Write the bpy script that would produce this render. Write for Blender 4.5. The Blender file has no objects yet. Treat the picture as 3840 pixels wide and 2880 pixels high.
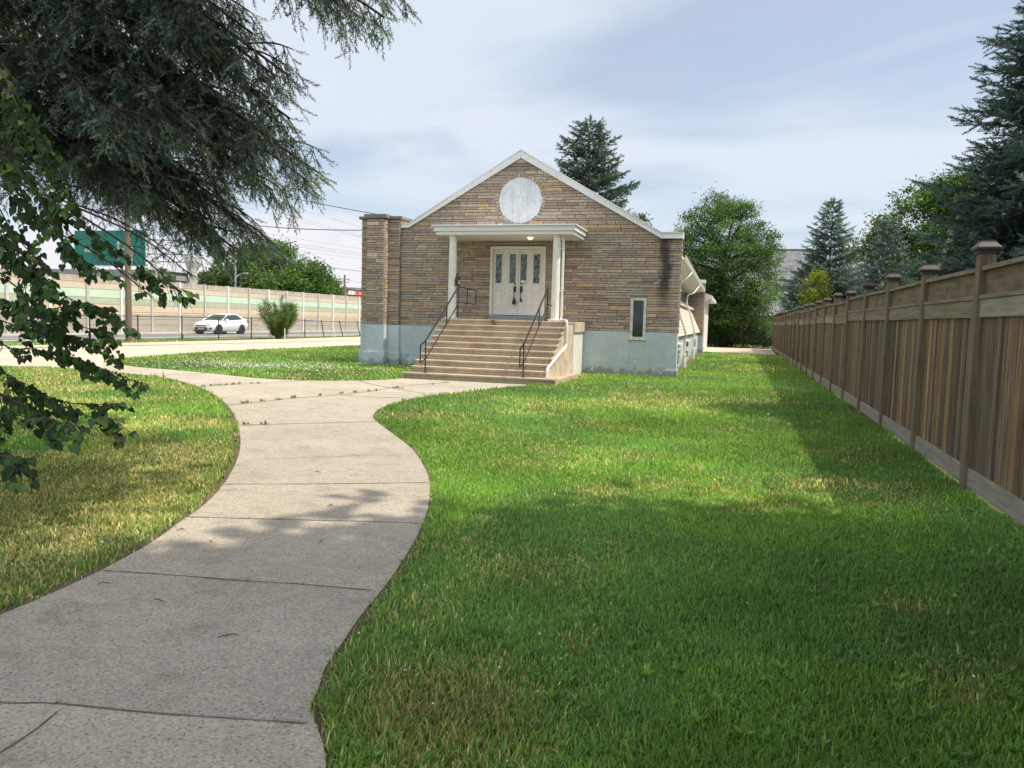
import bpy, bmesh, math, random
import numpy as np
from mathutils import Vector, Matrix

scene = bpy.context.scene
COL = scene.collection
rad = math.radians

# ------------------------------------------------------------------ camera
cam_d = bpy.data.cameras.new("camera")
cam_d.sensor_width = 36.0
cam_d.lens = 27.5
cam_d.clip_start = 0.05
cam_d.clip_end = 3000
cam = bpy.data.objects.new("camera", cam_d)
COL.objects.link(cam)
YAW, PIT, ROL = .2765, -.0811, .027
F_ = Vector((-math.sin(YAW)*math.cos(PIT), math.cos(YAW)*math.cos(PIT), math.sin(PIT)))
R_ = Vector((math.cos(YAW), math.sin(YAW), 0))
U_ = R_.cross(F_)
RR = math.cos(ROL)*R_ + math.sin(ROL)*U_
UU = -math.sin(ROL)*R_ + math.cos(ROL)*U_
CAM = Vector((1.0625, -23.6862, 1.55))
m3 = Matrix((RR, UU, -F_)).transposed()
cam.matrix_world = Matrix.Translation(CAM) @ m3.to_4x4()
scene.camera = cam

# ------------------------------------------------------------------ sky, sun, exposure
SUN_DIR = Vector((.62, .018, 1.0)).normalized()       # towards the sun
elev = math.asin(SUN_DIR.z)
azim = math.atan2(SUN_DIR.x, SUN_DIR.y)                # clockwise from +Y
world = bpy.data.worlds.new("World")
scene.world = world
world.use_nodes = True
nt = world.node_tree
nt.nodes.clear()
N = nt.nodes.new; L = nt.links.new
out = N('ShaderNodeOutputWorld'); bg = N('ShaderNodeBackground')
bg.inputs['Strength'].default_value = .1
sky = N('ShaderNodeTexSky'); sky.sky_type = 'NISHITA'; sky.sun_disc = False
sky.sun_elevation = elev; sky.sun_rotation = azim
sky.air_density = 1.0; sky.dust_density = .8; sky.ozone_density = 1.2
tc = N('ShaderNodeTexCoord')
sep = N('ShaderNodeSeparateXYZ'); L(tc.outputs['Generated'], sep.inputs[0])
def M(op, a, b=None, clamp=False):
    n = N('ShaderNodeMath'); n.operation = op; n.use_clamp = clamp
    for i, v in enumerate((a, b)):
        if v is None: continue
        if isinstance(v, (int, float)): n.inputs[i].default_value = v
        else: L(v, n.inputs[i])
    return n.outputs[0]
den = M('ADD', M('MAXIMUM', sep.outputs['Z'], 0.0), .12)
cmb = N('ShaderNodeCombineXYZ')
L(M('DIVIDE', sep.outputs['X'], den), cmb.inputs[0]); L(M('DIVIDE', sep.outputs['Y'], den), cmb.inputs[1])
mp = N('ShaderNodeMapping'); mp.inputs['Rotation'].default_value = (0, 0, rad(20)); mp.inputs['Scale'].default_value = (.75, 1.15, 1)
mp.inputs['Location'].default_value = (3.2, 1.4, 0)
L(cmb.outputs[0], mp.inputs[0])
nz = N('ShaderNodeTexNoise'); nz.inputs['Scale'].default_value = .95; nz.inputs['Detail'].default_value = 5; nz.inputs['Roughness'].default_value = .5
nz.inputs['Distortion'].default_value = .5
L(mp.outputs[0], nz.inputs['Vector'])
rp = N('ShaderNodeValToRGB'); L(nz.outputs['Fac'], rp.inputs[0])
rp.color_ramp.elements[0].position = .36; rp.color_ramp.elements[0].color = (.48, .48, .48, 1)
rp.color_ramp.elements[1].position = .55; rp.color_ramp.elements[1].color = (.96, .96, .96, 1)
# thin veil colour, slightly varied
nz2 = N('ShaderNodeTexNoise'); nz2.inputs['Scale'].default_value = 1.6; nz2.inputs['Detail'].default_value = 3
L(mp.outputs[0], nz2.inputs['Vector'])
veil = N('ShaderNodeMix'); veil.data_type = 'RGBA'
veil.inputs[6].default_value = (5.0, 5.8, 6.8, 1); veil.inputs[7].default_value = (6.0, 6.25, 6.85, 1)
L(nz2.outputs['Fac'], veil.inputs[0])
mx = N('ShaderNodeMix'); mx.data_type = 'RGBA'
L(rp.outputs[0], mx.inputs[0]); L(sky.outputs[0], mx.inputs[6]); L(veil.outputs[2], mx.inputs[7])
# cumulus heads low over the horizon
mp3 = N('ShaderNodeMapping'); mp3.inputs['Scale'].default_value = (5.5, 5.5, 9.0); mp3.inputs['Location'].default_value = (.7, 2.3, .2)
L(tc.outputs['Generated'], mp3.inputs[0])
nz3 = N('ShaderNodeTexNoise'); nz3.inputs['Scale'].default_value = 1.0; nz3.inputs['Detail'].default_value = 6; nz3.inputs['Roughness'].default_value = .52
L(mp3.outputs[0], nz3.inputs['Vector'])
fall = N('ShaderNodeMapRange'); fall.inputs[1].default_value = .03; fall.inputs[2].default_value = .20; fall.inputs[3].default_value = .08; fall.inputs[4].default_value = -.24
L(sep.outputs['Z'], fall.inputs[0])
cum = N('ShaderNodeMapRange'); cum.inputs[1].default_value = .5; cum.inputs[2].default_value = .6; cum.inputs[3].default_value = 0; cum.inputs[4].default_value = .8
d0 = N('ShaderNodeVectorMath'); d0.operation = 'DOT_PRODUCT'; L(tc.outputs['Generated'], d0.inputs[0]); d0.inputs[1].default_value = Vector((-.5, .86, .09)).normalized()
bank = M('MULTIPLY', M('POWER', M('MAXIMUM', d0.outputs['Value'], 0.0), 40.0), .17)
L(M('ADD', M('ADD', nz3.outputs['Fac'], fall.outputs[0]), bank), cum.inputs[0])
mx2 = N('ShaderNodeMix'); mx2.data_type = 'RGBA'
L(cum.outputs[0], mx2.inputs[0]); L(mx.outputs[2], mx2.inputs[6]); mx2.inputs[7].default_value = (7.0, 6.75, 7.0, 1)
# glow added round the sun as extra fill light (well outside the picture)
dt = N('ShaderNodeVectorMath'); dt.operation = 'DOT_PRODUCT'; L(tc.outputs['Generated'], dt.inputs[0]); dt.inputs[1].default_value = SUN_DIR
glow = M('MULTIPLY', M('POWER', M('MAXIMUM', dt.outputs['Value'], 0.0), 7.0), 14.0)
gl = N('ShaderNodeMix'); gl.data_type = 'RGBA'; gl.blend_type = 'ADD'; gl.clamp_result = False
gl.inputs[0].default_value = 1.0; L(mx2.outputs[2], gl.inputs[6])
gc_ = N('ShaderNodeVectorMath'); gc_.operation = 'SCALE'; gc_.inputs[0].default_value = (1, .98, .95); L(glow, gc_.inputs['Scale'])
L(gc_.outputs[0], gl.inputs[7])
# sky brightening added behind the viewer to fill the shaded facade
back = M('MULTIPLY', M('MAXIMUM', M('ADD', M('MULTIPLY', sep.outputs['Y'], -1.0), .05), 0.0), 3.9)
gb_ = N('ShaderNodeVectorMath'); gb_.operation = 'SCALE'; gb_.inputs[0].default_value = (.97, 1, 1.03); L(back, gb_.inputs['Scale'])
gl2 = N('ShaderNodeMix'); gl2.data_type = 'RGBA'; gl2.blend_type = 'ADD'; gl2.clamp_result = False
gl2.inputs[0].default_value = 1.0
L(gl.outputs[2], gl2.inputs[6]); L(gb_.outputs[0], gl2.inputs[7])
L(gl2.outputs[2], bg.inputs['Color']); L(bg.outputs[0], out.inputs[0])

sun_d = bpy.data.lights.new("sun", 'SUN')
sun_d.energy = 3.3; sun_d.angle = rad(.6); sun_d.color = (1.0, .89, .73)
sun = bpy.data.objects.new("sun", sun_d)
sun.rotation_euler = SUN_DIR.to_track_quat('Z', 'Y').to_euler()
sun.location = (20, 5, 40)
COL.objects.link(sun)
scene.view_settings.view_transform = 'Standard'
scene.view_settings.look = 'None'
scene.view_settings.exposure = 0.48
scene.view_settings.gamma = 1.0
scene.render.engine = 'CYCLES'
scene.cycles.max_bounces = 8
scene.cycles.transparent_max_bounces = 8

# ------------------------------------------------------------------ helpers: objects
def root_of(o):
    while o.parent: o = o.parent
    return o

def thing(name, label, cat, loc, group=None):
    o = bpy.data.objects.new(name, None)
    o.empty_display_size = .2
    o.location = loc
    COL.objects.link(o)
    tag(o, label, cat, group)
    return o

def tag(o, label=None, cat=None, group=None, kind=None):
    if label: o['label'] = label
    if cat: o['category'] = cat
    if group: o['group'] = group
    if kind: o['kind'] = kind
    return o

def link_mesh(name, me, mat, parent=None):
    o = bpy.data.objects.new(name, me)
    COL.objects.link(o)
    if parent is not None: o.parent = parent
    if mat is not None: me.materials.append(mat)
    return o

def base_of(parent):
    return Vector(root_of(parent).location) if parent is not None else Vector((0, 0, 0))

class MB:
    """collects shapes in world coordinates; build() links them as one mesh object"""
    def __init__(s): s.v = []; s.f = []; s.c = []
    def poly(s, pts, col=None):
        i = len(s.v); s.v += [tuple(p) for p in pts]; s.f.append(tuple(range(i, i+len(pts))))
        s.c += [col or (1, 1, 1)]*len(pts); return s
    def raw(s, vs, fs, col=None):
        i = len(s.v); s.v += [tuple(p) for p in vs]; s.f += [tuple(i+k for k in f) for f in fs]
        s.c += [col or (1, 1, 1)]*len(vs); return s
    def box(s, x0, x1, y0, y1, z0, z1, col=None):
        vs = [(x, y, z) for z in (z0, z1) for y in (y0, y1) for x in (x0, x1)]
        return s.raw(vs, [(0, 2, 3, 1), (4, 5, 7, 6), (0, 1, 5, 4), (2, 6, 7, 3), (0, 4, 6, 2), (1, 3, 7, 5)], col)
    def prism(s, prof, fn, a, b, col=None):
        """profile (list of 2d) swept from a to b; fn(p, t) -> 3d"""
        n = len(prof)
        vs = [fn(p, a) for p in prof]+[fn(p, b) for p in prof]
        fs = [tuple(range(n-1, -1, -1)), tuple(range(n, 2*n))]
        fs += [(i, (i+1) % n, n+(i+1) % n, n+i) for i in range(n)]
        return s.raw(vs, fs, col)
    def tube(s, pts, r, n=8, col=None, cap=True):
        pts = [Vector(p) for p in pts]
        rs = r if isinstance(r, (list, tuple)) else [r]*len(pts)
        base = len(s.v); m = len(pts)
        up = None
        vs = []
        for i, p in enumerate(pts):
            d = (pts[min(i+1, m-1)]-pts[max(i-1, 0)]).normalized()
            if up is None:
                up = Vector((0, 0, 1)) if abs(d.z) < .9 else Vector((1, 0, 0))
            a = d.cross(up)
            if a.length < 1e-5: a = d.cross(Vector((1, 0, 0)))
            a.normalize(); b = a.cross(d).normalized(); up = b
            for k in range(n):
                t = 2*math.pi*k/n
                vs.append(p+rs[i]*(math.cos(t)*a+math.sin(t)*b))
        fs = []
        for i in range(m-1):
            for k in range(n):
                fs.append((i*n+k, i*n+(k+1) % n, (i+1)*n+(k+1) % n, (i+1)*n+k))
        if cap:
            fs.append(tuple(range(n-1, -1, -1))); fs.append(tuple((m-1)*n+k for k in range(n)))
        return s.raw(vs, fs, col)
    def lathe(s, c, axis, prof, n=24, col=None):
        """prof: list of (r, h) along axis from c"""
        ax = Vector(axis).normalized()
        a = ax.orthogonal().normalized(); b = ax.cross(a)
        vs = []
        for r, h in prof:
            for k in range(n):
                t = 2*math.pi*k/n
                vs.append(Vector(c)+ax*h+r*(math.cos(t)*a+math.sin(t)*b))
        fs = []
        for i in range(len(prof)-1):
            for k in range(n):
                fs.append((i*n+k, i*n+(k+1) % n, (i+1)*n+(k+1) % n, (i+1)*n+k))
        fs.append(tuple(range(n-1, -1, -1))); fs.append(tuple((len(prof)-1)*n+k for k in range(n)))
        return s.raw(vs, fs, col)
    def bar(s, a, b, w, h=None, col=None):
        """square bar from a to b"""
        h = h or w
        a = Vector(a); b = Vector(b); d = (b-a).normalized()
        up = Vector((0, 0, 1)) if abs(d.z) < .95 else Vector((0, 1, 0))
        x = d.cross(up).normalized()*w/2; y = x.cross(d).normalized()*h/2
        vs = [p+sx*x+sy*y for p in (a, b) for sx, sy in ((-1, -1), (1, -1), (1, 1), (-1, 1))]
        return s.raw(vs, [(3, 2, 1, 0), (4, 5, 6, 7), (0, 1, 5, 4), (1, 2, 6, 5), (2, 3, 7, 6), (3, 0, 4, 7)], col)
    def build(s, name, mat, parent=None, smooth=False, bevel=0, vcol=False, fix=True):
        b = base_of(parent)
        me = bpy.data.meshes.new(name)
        me.from_pydata([(p[0]-b.x, p[1]-b.y, p[2]-b.z) for p in s.v], [], s.f)
        if vcol:
            at = me.color_attributes.new("Col", 'FLOAT_COLOR', 'POINT')
            arr = np.ones((len(s.v), 4), np.float32); arr[:, :3] = np.array(s.c, np.float32)
            at.data.foreach_set("color", arr.ravel())
        if fix:
            bm = bmesh.new(); bm.from_mesh(me)
            bmesh.ops.recalc_face_normals(bm, faces=bm.faces)
            bm.to_mesh(me); bm.free()
        if smooth:
            me.shade_smooth()
        me.update()
        o = link_mesh(name, me, mat, parent)
        if bevel:
            md = o.modifiers.new("bevel", 'BEVEL'); md.width = bevel; md.segments = 2; md.limit_method = 'ANGLE'
        return o

def np_mesh(name, V, F, mat, parent=None, col=None, smooth=False):
    """V (n,3) world coords, F (m,k)"""
    b = base_of(parent)
    V = np.asarray(V, np.float32) - np.array(b, np.float32)
    F = np.asarray(F, np.int32)
    me = bpy.data.meshes.new(name)
    me.vertices.add(len(V)); me.vertices.foreach_set("co", V.ravel())
    k = F.shape[1]
    me.loops.add(F.size); me.loops.foreach_set("vertex_index", F.ravel())
    me.polygons.add(len(F))
    me.polygons.foreach_set("loop_start", np.arange(0, F.size, k, dtype=np.int32))
    if smooth: me.polygons.foreach_set("use_smooth", np.ones(len(F), bool))
    if col is not None:
        at = me.color_attributes.new("Col", 'FLOAT_COLOR', 'POINT')
        c = np.ones((len(V), 4), np.float32); c[:, :3] = col
        at.data.foreach_set("color", c.ravel())
    me.update(calc_edges=True)
    return link_mesh(name, me, mat, parent)

# ------------------------------------------------------------------ helpers: materials
def new_mat(name):
    m = bpy.data.materials.new(name); m.use_nodes = True
    n = m.node_tree.nodes; l = m.node_tree.links
    return m, n, l, n['Principled BSDF']

def noise_node(n, l, coord, scale, detail=4, rough=.55, stretch=None, src='Object'):
    if coord is None:
        t = n.new('ShaderNodeTexCoord'); coord = t.outputs[src]
    if stretch:
        mpn = n.new('ShaderNodeMapping'); mpn.inputs['Scale'].default_value = stretch
        l.new(coord, mpn.inputs[0]); coord = mpn.outputs[0]
    z = n.new('ShaderNodeTexNoise'); z.inputs['Scale'].default_value = scale
    z.inputs['Detail'].default_value = detail; z.inputs['Roughness'].default_value = rough
    l.new(coord, z.inputs['Vector'])
    return z.outputs['Fac']

def ramp(n, l, fac, stops):
    r = n.new('ShaderNodeValToRGB'); l.new(fac, r.inputs[0])
    e = r.color_ramp.elements
    while len(e) > len(stops): e.remove(e[-1])
    while len(e) < len(stops): e.new(.5)
    for el, (p, c) in zip(e, stops):
        el.position = p; el.color = (*c, 1) if len(c) == 3 else c
    return r.outputs[0]

def mixc(n, l, fac, a, b, mode='MIX'):
    x = n.new('ShaderNodeMix'); x.data_type = 'RGBA'; x.blend_type = mode
    for i, v in ((0, fac), (6, a), (7, b)):
        if isinstance(v, (int, float)): x.inputs[i].default_value = v
        elif isinstance(v, tuple): x.inputs[i].default_value = (*v, 1)
        else: l.new(v, x.inputs[i])
    return x.outputs[2]

def bumpn(n, l, p, h, strength=.3, dist=.01):
    b = n.new('ShaderNodeBump'); b.inputs['Strength'].default_value = strength; b.inputs['Distance'].default_value = dist
    l.new(h, b.inputs['Height']); l.new(b.outputs[0], p.inputs['Normal'])

def mat_noise(name, c1, c2, scale=4, rough=.7, bump=0, bscale=60, stretch=None, fine=None, metallic=0, spec=.4):
    m, n, l, p = new_mat(name)
    f = noise_node(n, l, None, scale, 5, .6, stretch)
    c = ramp(n, l, f, [(.32, c1), (.68, c2)])
    if fine:
        f2 = noise_node(n, l, None, fine[0], 3, .6, stretch)
        c = mixc(n, l, fine[1], c, ramp(n, l, f2, [(.35, fine[2]), (.65, fine[3])]), 'MULTIPLY')
    l.new(c, p.inputs['Base Color'])
    p.inputs['Roughness'].default_value = rough; p.inputs['Metallic'].default_value = metallic
    p.inputs['Specular IOR Level'].default_value = spec
    if bump:
        bumpn(n, l, p, noise_node(n, l, None, bscale, 5, .6, stretch), bump, .006)
    return m

def mat_vcol(name, rough=.7, nscale=8, lo=.75, hi=1.2, bump=.3, bscale=50, stretch=None, spec=.35, dist=.006):
    m, n, l, p = new_mat(name)
    a = n.new('ShaderNodeAttribute'); a.attribute_name = 'Col'
    f = noise_node(n, l, None, nscale, 5, .6, stretch)
    c = mixc(n, l, 1.0, a.outputs['Color'], ramp(n, l, f, [(.3, (lo,)*3), (.7, (hi,)*3)]), 'MULTIPLY')
    l.new(c, p.inputs['Base Color']); p.inputs['Roughness'].default_value = rough
    p.inputs['Specular IOR Level'].default_value = spec
    if bump: bumpn(n, l, p, noise_node(n, l, None, bscale, 5, .65, stretch), bump, dist)
    return m

def mat_leaf(name, trans=.35, rough=.5, spec=.3, gain=1.0):
    m, n, l, p = new_mat(name)
    a = n.new('ShaderNodeAttribute'); a.attribute_name = 'Col'
    l.new(a.outputs['Color'], p.inputs['Base Color'])
    p.inputs['Roughness'].default_value = rough; p.inputs['Specular IOR Level'].default_value = spec
    if trans:
        t = n.new('ShaderNodeBsdfTranslucent')
        c = mixc(n, l, 1.0, a.outputs['Color'], (1.25*gain, 1.3*gain, .55*gain), 'MULTIPLY')
        l.new(c, t.inputs['Color'])
        x = n.new('ShaderNodeMixShader'); x.inputs[0].default_value = trans
        l.new(p.outputs[0], x.inputs[1]); l.new(t.outputs[0], x.inputs[2])
        l.new(x.outputs[0], n['Material Output'].inputs['Surface'])
    return m

def mat_plain(name, c, rough=.5, metallic=0, spec=.5, emit=None):
    return mat_noise(name, tuple(v*.93 for v in c), tuple(min(1, v*1.05) for v in c), 3, rough, 0, metallic=metallic, spec=spec)

MT = {}
MT['soil'] = mat_noise('soil', (.085, .062, .040), (.15, .115, .07), 3, .95, .5, 40)
MT['joint_dirt_shade'] = mat_noise('joint_dirt_shade', (.09, .078, .060), (.22, .19, .15), 14, .95, .5, 40)  # dirt tone that also carries the shade inside the open joints
MT['kerb'] = mat_noise('kerb_concrete', (.55, .53, .48), (.68, .66, .60), 2, .85, .2, 60)
MT['asphalt'] = mat_noise('asphalt', (.17, .165, .16), (.24, .235, .23), .5, .9, .2, 80)
MT['white_metal'] = mat_noise('white_metal', (.74, .75, .76), (.82, .82, .81), 1.5, .4)
MT['white_paint'] = mat_noise('white_paint', (.66, .65, .60), (.80, .79, .74), 5, .5, .1, 30)
MT['cream_paint'] = mat_noise('cream_paint', (.75, .74, .68), (.84, .83, .78), 3, .45, .06, 40, fine=(16, .6, (.8, .78, .74), (1, 1, 1)))
MT['old_frame'] = mat_noise('peeling_white_paint', (.42, .42, .36), (.72, .73, .66), 12, .7, .3, 50)
MT['blue_paint'] = mat_noise('pale_blue_paint', (.44, .52, .55), (.54, .61, .63), 1.3, .75, .25, 14, fine=(7, .6, (.86, .86, .86), (1.05, 1.05, 1.05)))
def weather(m, kind):
    n = m.node_tree.nodes; l = m.node_tree.links; p = n['Principled BSDF']
    src = p.inputs['Base Color'].links[0].from_socket
    if kind == 'splash':            # splashed soil and flaking low on the wall
        t = n.new('ShaderNodeTexCoord'); s = n.new('ShaderNodeSeparateXYZ'); l.new(t.outputs['Object'], s.inputs[0])
        mr = n.new('ShaderNodeMapRange'); mr.inputs[1].default_value = 0; mr.inputs[2].default_value = .42; mr.inputs[3].default_value = .28; mr.inputs[4].default_value = -.12
        l.new(s.outputs['Z'], mr.inputs[0])
        a = n.new('ShaderNodeMath'); a.operation = 'ADD'; l.new(noise_node(n, l, None, 4.5, 6, .7), a.inputs[0]); l.new(mr.outputs[0], a.inputs[1])
        f = ramp(n, l, a.outputs[0], [(.56, (0, 0, 0)), (.68, (.8, .8, .8))])
        c = mixc(n, l, f, src, (.25, .245, .225))
        f2 = ramp(n, l, noise_node(n, l, None, 1.1, 6, .75, (1, 1, .6)), [(.55, (0, 0, 0)), (.75, (.45, .45, .45))])
        c = mixc(n, l, f2, c, (.40, .43, .43))
    else:                           # small chips in the paint
        f = ramp(n, l, noise_node(n, l, None, 9, 5, .75, (1, 1, .9)), [(.655, (0, 0, 0)), (.675, (.85, .85, .85))])
        c = mixc(n, l, f, src, (.30, .28, .25))
    l.new(c, p.inputs['Base Color'])
weather(MT['blue_paint'], 'splash')
MT['door_paint'] = MT['cream_paint'].copy(); MT['door_paint'].name = 'chipped_door_paint'; weather(MT['door_paint'], 'chips')
MT['mortar'] = mat_noise('mortar', (.22, .19, .155), (.30, .26, .215), 6, .95, .4, 60)
MT['stone'] = mat_vcol('rough_faced_stone', .88, 14, .80, 1.20, .9, 26, spec=.2, dist=.02)
def mat_stained_stone():
    m = MT['stone'].copy(); m.name = 'rough_faced_stone_with_soot'
    n = m.node_tree.nodes; l = m.node_tree.links; p = n['Principled BSDF']
    src = p.inputs['Base Color'].links[0].from_socket
    t = n.new('ShaderNodeTexCoord'); s = n.new('ShaderNodeSeparateXYZ'); l.new(t.outputs['Object'], s.inputs[0])
    def mth(op, a, b=None):
        q = n.new('ShaderNodeMath'); q.operation = op
        for i, v in enumerate((a, b)):
            if v is None: continue
            if isinstance(v, (int, float)): q.inputs[i].default_value = v
            else: l.new(v, q.inputs[i])
        return q.outputs[0]
    # soot run-off under the right end of the coping: local x = 4.44
    wob = mth('MULTIPLY', mth('SUBTRACT', noise_node(n, l, None, 2.2, 5, .7, (1, 1, .5)), .5), .55)
    d = mth('ABSOLUTE', mth('ADD', mth('SUBTRACT', s.outputs['X'], 4.44), wob))
    mr = n.new('ShaderNodeMapRange'); mr.inputs[1].default_value = .07; mr.inputs[2].default_value = .24; mr.inputs[3].default_value = 1; mr.inputs[4].default_value = 0; l.new(d, mr.inputs[0])
    up = n.new('ShaderNodeMapRange'); up.inputs[1].default_value = 1.7; up.inputs[2].default_value = 2.7; up.inputs[3].default_value = 0; up.inputs[4].default_value = 1; l.new(s.outputs['Z'], up.inputs[0])
    f = mth('MULTIPLY', mth('MULTIPLY', mr.outputs[0], up.outputs[0]), .88)
    l.new(mixc(n, l, f, src, (.045, .043, .042)), p.inputs['Base Color'])
    return m
MT['stone_front'] = mat_stained_stone()
MT['cap_stone'] = mat_noise('cap_stone', (.16, .145, .13), (.25, .23, .2), 5, .9, .4, 40)
MT['step'] = mat_noise('worn_step_concrete', (.40, .32, .235), (.56, .47, .355), 2.2, .9, .35, 40, fine=(30, .7, (.72, .68, .66), (1.08, 1.08, 1.06)))
MT['cheek'] = mat_noise('stained_concrete', (.42, .33, .25), (.62, .52, .42), 3.0, .9, .4, 24)
MT['black_iron'] = mat_noise('black_iron', (.012, .012, .013), (.03, .028, .026), 30, .45, spec=.5)
MT['roof_grey'] = mat_noise('roof_felt', (.13, .13, .13), (.2, .2, .2), 4, .95)
MT['siding'] = mat_noise('cream_siding', (.60, .55, .44), (.70, .65, .54), 1.2, .6)
MT['soffit'] = mat_noise('white_soffit', (.68, .68, .66), (.78, .78, .76), 2, .5)
MT['gutter'] = mat_noise('white_gutter', (.66, .66, .64), (.78, .78, .76), 4, .45)
MT['dark_wood'] = mat_noise('dark_wood', (.05, .04, .03), (.09, .07, .05), 6, .7)
MT['bark'] = mat_noise('bark', (.045, .036, .028), (.10, .08, .062), 6, .95, .9, 30, stretch=(3, 3, .6))
MT['grey_bark'] = mat_noise('grey_bark', (.13, .11, .095), (.25, .22, .19), 5, .95, .9, 22, stretch=(3, 3, .6))
MT['twig'] = mat_noise('twig_bark', (.035, .027, .021), (.07, .053, .04), 20, .9)
MT['dead_twig'] = mat_noise('dead_twig', (.13, .10, .075), (.22, .17, .13), 20, .9)
MT['pole_wood'] = mat_noise('pole_wood', (.11, .085, .065), (.20, .155, .12), 3, .9, .5, 20, stretch=(6, 6, .3))
MT['fence_wood'] = mat_vcol('weathered_fence_wood', .8, 5, .32, 1.45, .5, 16, stretch=(11, 11, .45), spec=.25)
MT['board_wood'] = mat_noise('fence_board_wood', (.10, .078, .056), (.25, .175, .11), 3.2, .8, .4, 16, stretch=(6, .8, 5))
MT['rail_wood'] = mat_noise('fence_rail_wood', (.15, .115, .08), (.30, .24, .17), 4, .8, .4, 16, stretch=(5, .5, 7))
MT['kick_wood'] = mat_noise('grey_kickboard', (.25, .215, .17), (.38, .335, .275), 4, .85, .4, 16, stretch=(5, .5, 7))
MT['post_wood'] = mat_noise('fence_post_wood', (.13, .10, .07), (.25, .19, .13), 4, .8, .4, 16, stretch=(6, 6, .5))
MT['cap_brown'] = mat_noise('post_cap_brown', (.030, .025, .022), (.058, .048, .042), 9, .5)
MT['needle'] = mat_leaf('spruce_needles', .2, .5, .35, .8)
MT['leaf'] = mat_leaf('leaf', .38, .45, .35)
MT['nearleaf'] = mat_leaf('near_leaf', .22, .55, .25, 1.0)
MT['grass'] = mat_leaf('grass_blades', .42, .45, .3, 1.2)
MT['petal'] = mat_plain('clover_petal', (.72, .70, .62), .8)
MT['galv'] = mat_noise('galvanised_steel', (.32, .33, .33), (.45, .46, .46), 5, .5, metallic=.3)
MT['wire'] = mat_plain('wire_black', (.02, .02, .022), .6)
MT['chain_post'] = mat_plain('dark_green_post', (.022, .032, .028), .6)
MT['chain_wire'] = mat_plain('chain_wire', (.10, .11, .10), .5)
MT['conc_grey'] = mat_noise('grey_concrete', (.42, .41, .38), (.56, .55, .52), 1.2, .9, .2, 20)
MT['conc_post'] = mat_noise('pale_concrete_post', (.62, .63, .62), (.74, .75, .74), 2, .85)
MT['green_sign'] = mat_plain('green_sign', (.0, .17, .13), .4)
MT['sign_white'] = mat_plain('sign_white', (.78, .80, .78), .4)
MT['red_banner'] = mat_plain('red_banner', (.72, .045, .06), .6)
MT['dark_roof'] = mat_plain('dark_fascia', (.05, .05, .055), .8)
MT['grey_wall'] = mat_noise('grey_wall', (.26, .25, .25), (.34, .33, .32), .6, .9)
MT['brown_brick'] = mat_noise('brown_brick', (.085, .052, .038), (.14, .085, .062), 3, .9, .4, 30)
MT['tan_trim'] = mat_noise('tan_trim', (.26, .21, .16), (.34, .28, .22), 3, .8)
MT['car_white'] = mat_plain('white_car_paint', (.80, .82, .82), .25)
MT['car_glass'] = mat_plain('dark_car_glass', (.035, .05, .055), .08, spec=.8)
MT['rubber'] = mat_plain('black_rubber', (.015, .015, .016), .8)
MT['black_plastic'] = mat_plain('black_plastic', (.018, .018, .02), .5)
MT['rim'] = mat_plain('dark_rim', (.05, .05, .07), .35, metallic=.5)
MT['lamp_lens'] = mat_plain('headlamp_lens', (.55, .58, .60), .1, spec=.8)
MT['tail_lens'] = mat_plain('tail_lens', (.25, .02, .02), .2)
MT['plate'] = mat_plain('number_plate', (.5, .52, .56), .4)
MT['dark_glass'] = mat_plain('dark_window_glass', (.025, .032, .034), .08, spec=.7)
MT['mailbox'] = mat_plain('mailbox_green_black', (.02, .035, .03), .45)
MT['stake'] = mat_plain('stake_white', (.78, .77, .72), .6)
MT['dark_stake'] = mat_plain('stake_dark', (.06, .025, .025), .6)
MT['litter'] = mat_plain('litter_white', (.75, .75, .78), .6)

def mat_concrete_path():
    m, n, l, p = new_mat('exposed_aggregate_concrete')
    big = noise_node(n, l, None, .8, 5, .6)
    mid = noise_node(n, l, None, 9, 4, .6)
    c = ramp(n, l, big, [(.3, (.405, .362, .302)), (.7, (.505, .455, .385))])
    c = mixc(n, l, .8, c, ramp(n, l, mid, [(.3, (.86, .86, .86)), (.7, (1.08, 1.07, 1.05))]), 'MULTIPLY')
    f = noise_node(n, l, None, 75, 2, .5)
    c = mixc(n, l, .95, c, ramp(n, l, f, [(.30, (.36, .35, .34)), (.42, (.92, .92, .91)), (.60, (1.02, 1.02, 1.02)), (.72, (1.32, 1.3, 1.27))]), 'MULTIPLY')
    v = n.new('ShaderNodeTexVoronoi'); v.inputs['Scale'].default_value = 55
    t = n.new('ShaderNodeTexCoord'); l.new(t.outputs['Object'], v.inputs['Vector'])
    c = mixc(n, l, .35, c, ramp(n, l, v.outputs['Color'], [(.25, (.62, .6, .58)), (.6, (1.1, 1.08, 1.04))]), 'MULTIPLY')
    st = noise_node(n, l, None, 2.6, 6, .7)
    c = mixc(n, l, .75, c, ramp(n, l, st, [(.34, (.74, .73, .72)), (.46, (1, 1, 1)), (.66, (1.06, 1.05, 1.03))]), 'MULTIPLY')
    a = n.new('ShaderNodeAttribute'); a.attribute_name = 'Col'
    c = mixc(n, l, 1.0, c, a.outputs['Color'], 'MULTIPLY')
    l.new(c, p.inputs['Base Color']); p.inputs['Roughness'].default_value = .95
    p.inputs['Specular IOR Level'].default_value = .2
    bumpn(n, l, p, f, .55, .006)
    return m
MT['path'] = mat_concrete_path()
MT['drive'] = mat_noise('old_driveway_concrete', (.50, .40, .31), (.62, .51, .41), .45, .95, .3, 60, fine=(11, .6, (.82, .8, .78), (1.06, 1.06, 1.05)))

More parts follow.
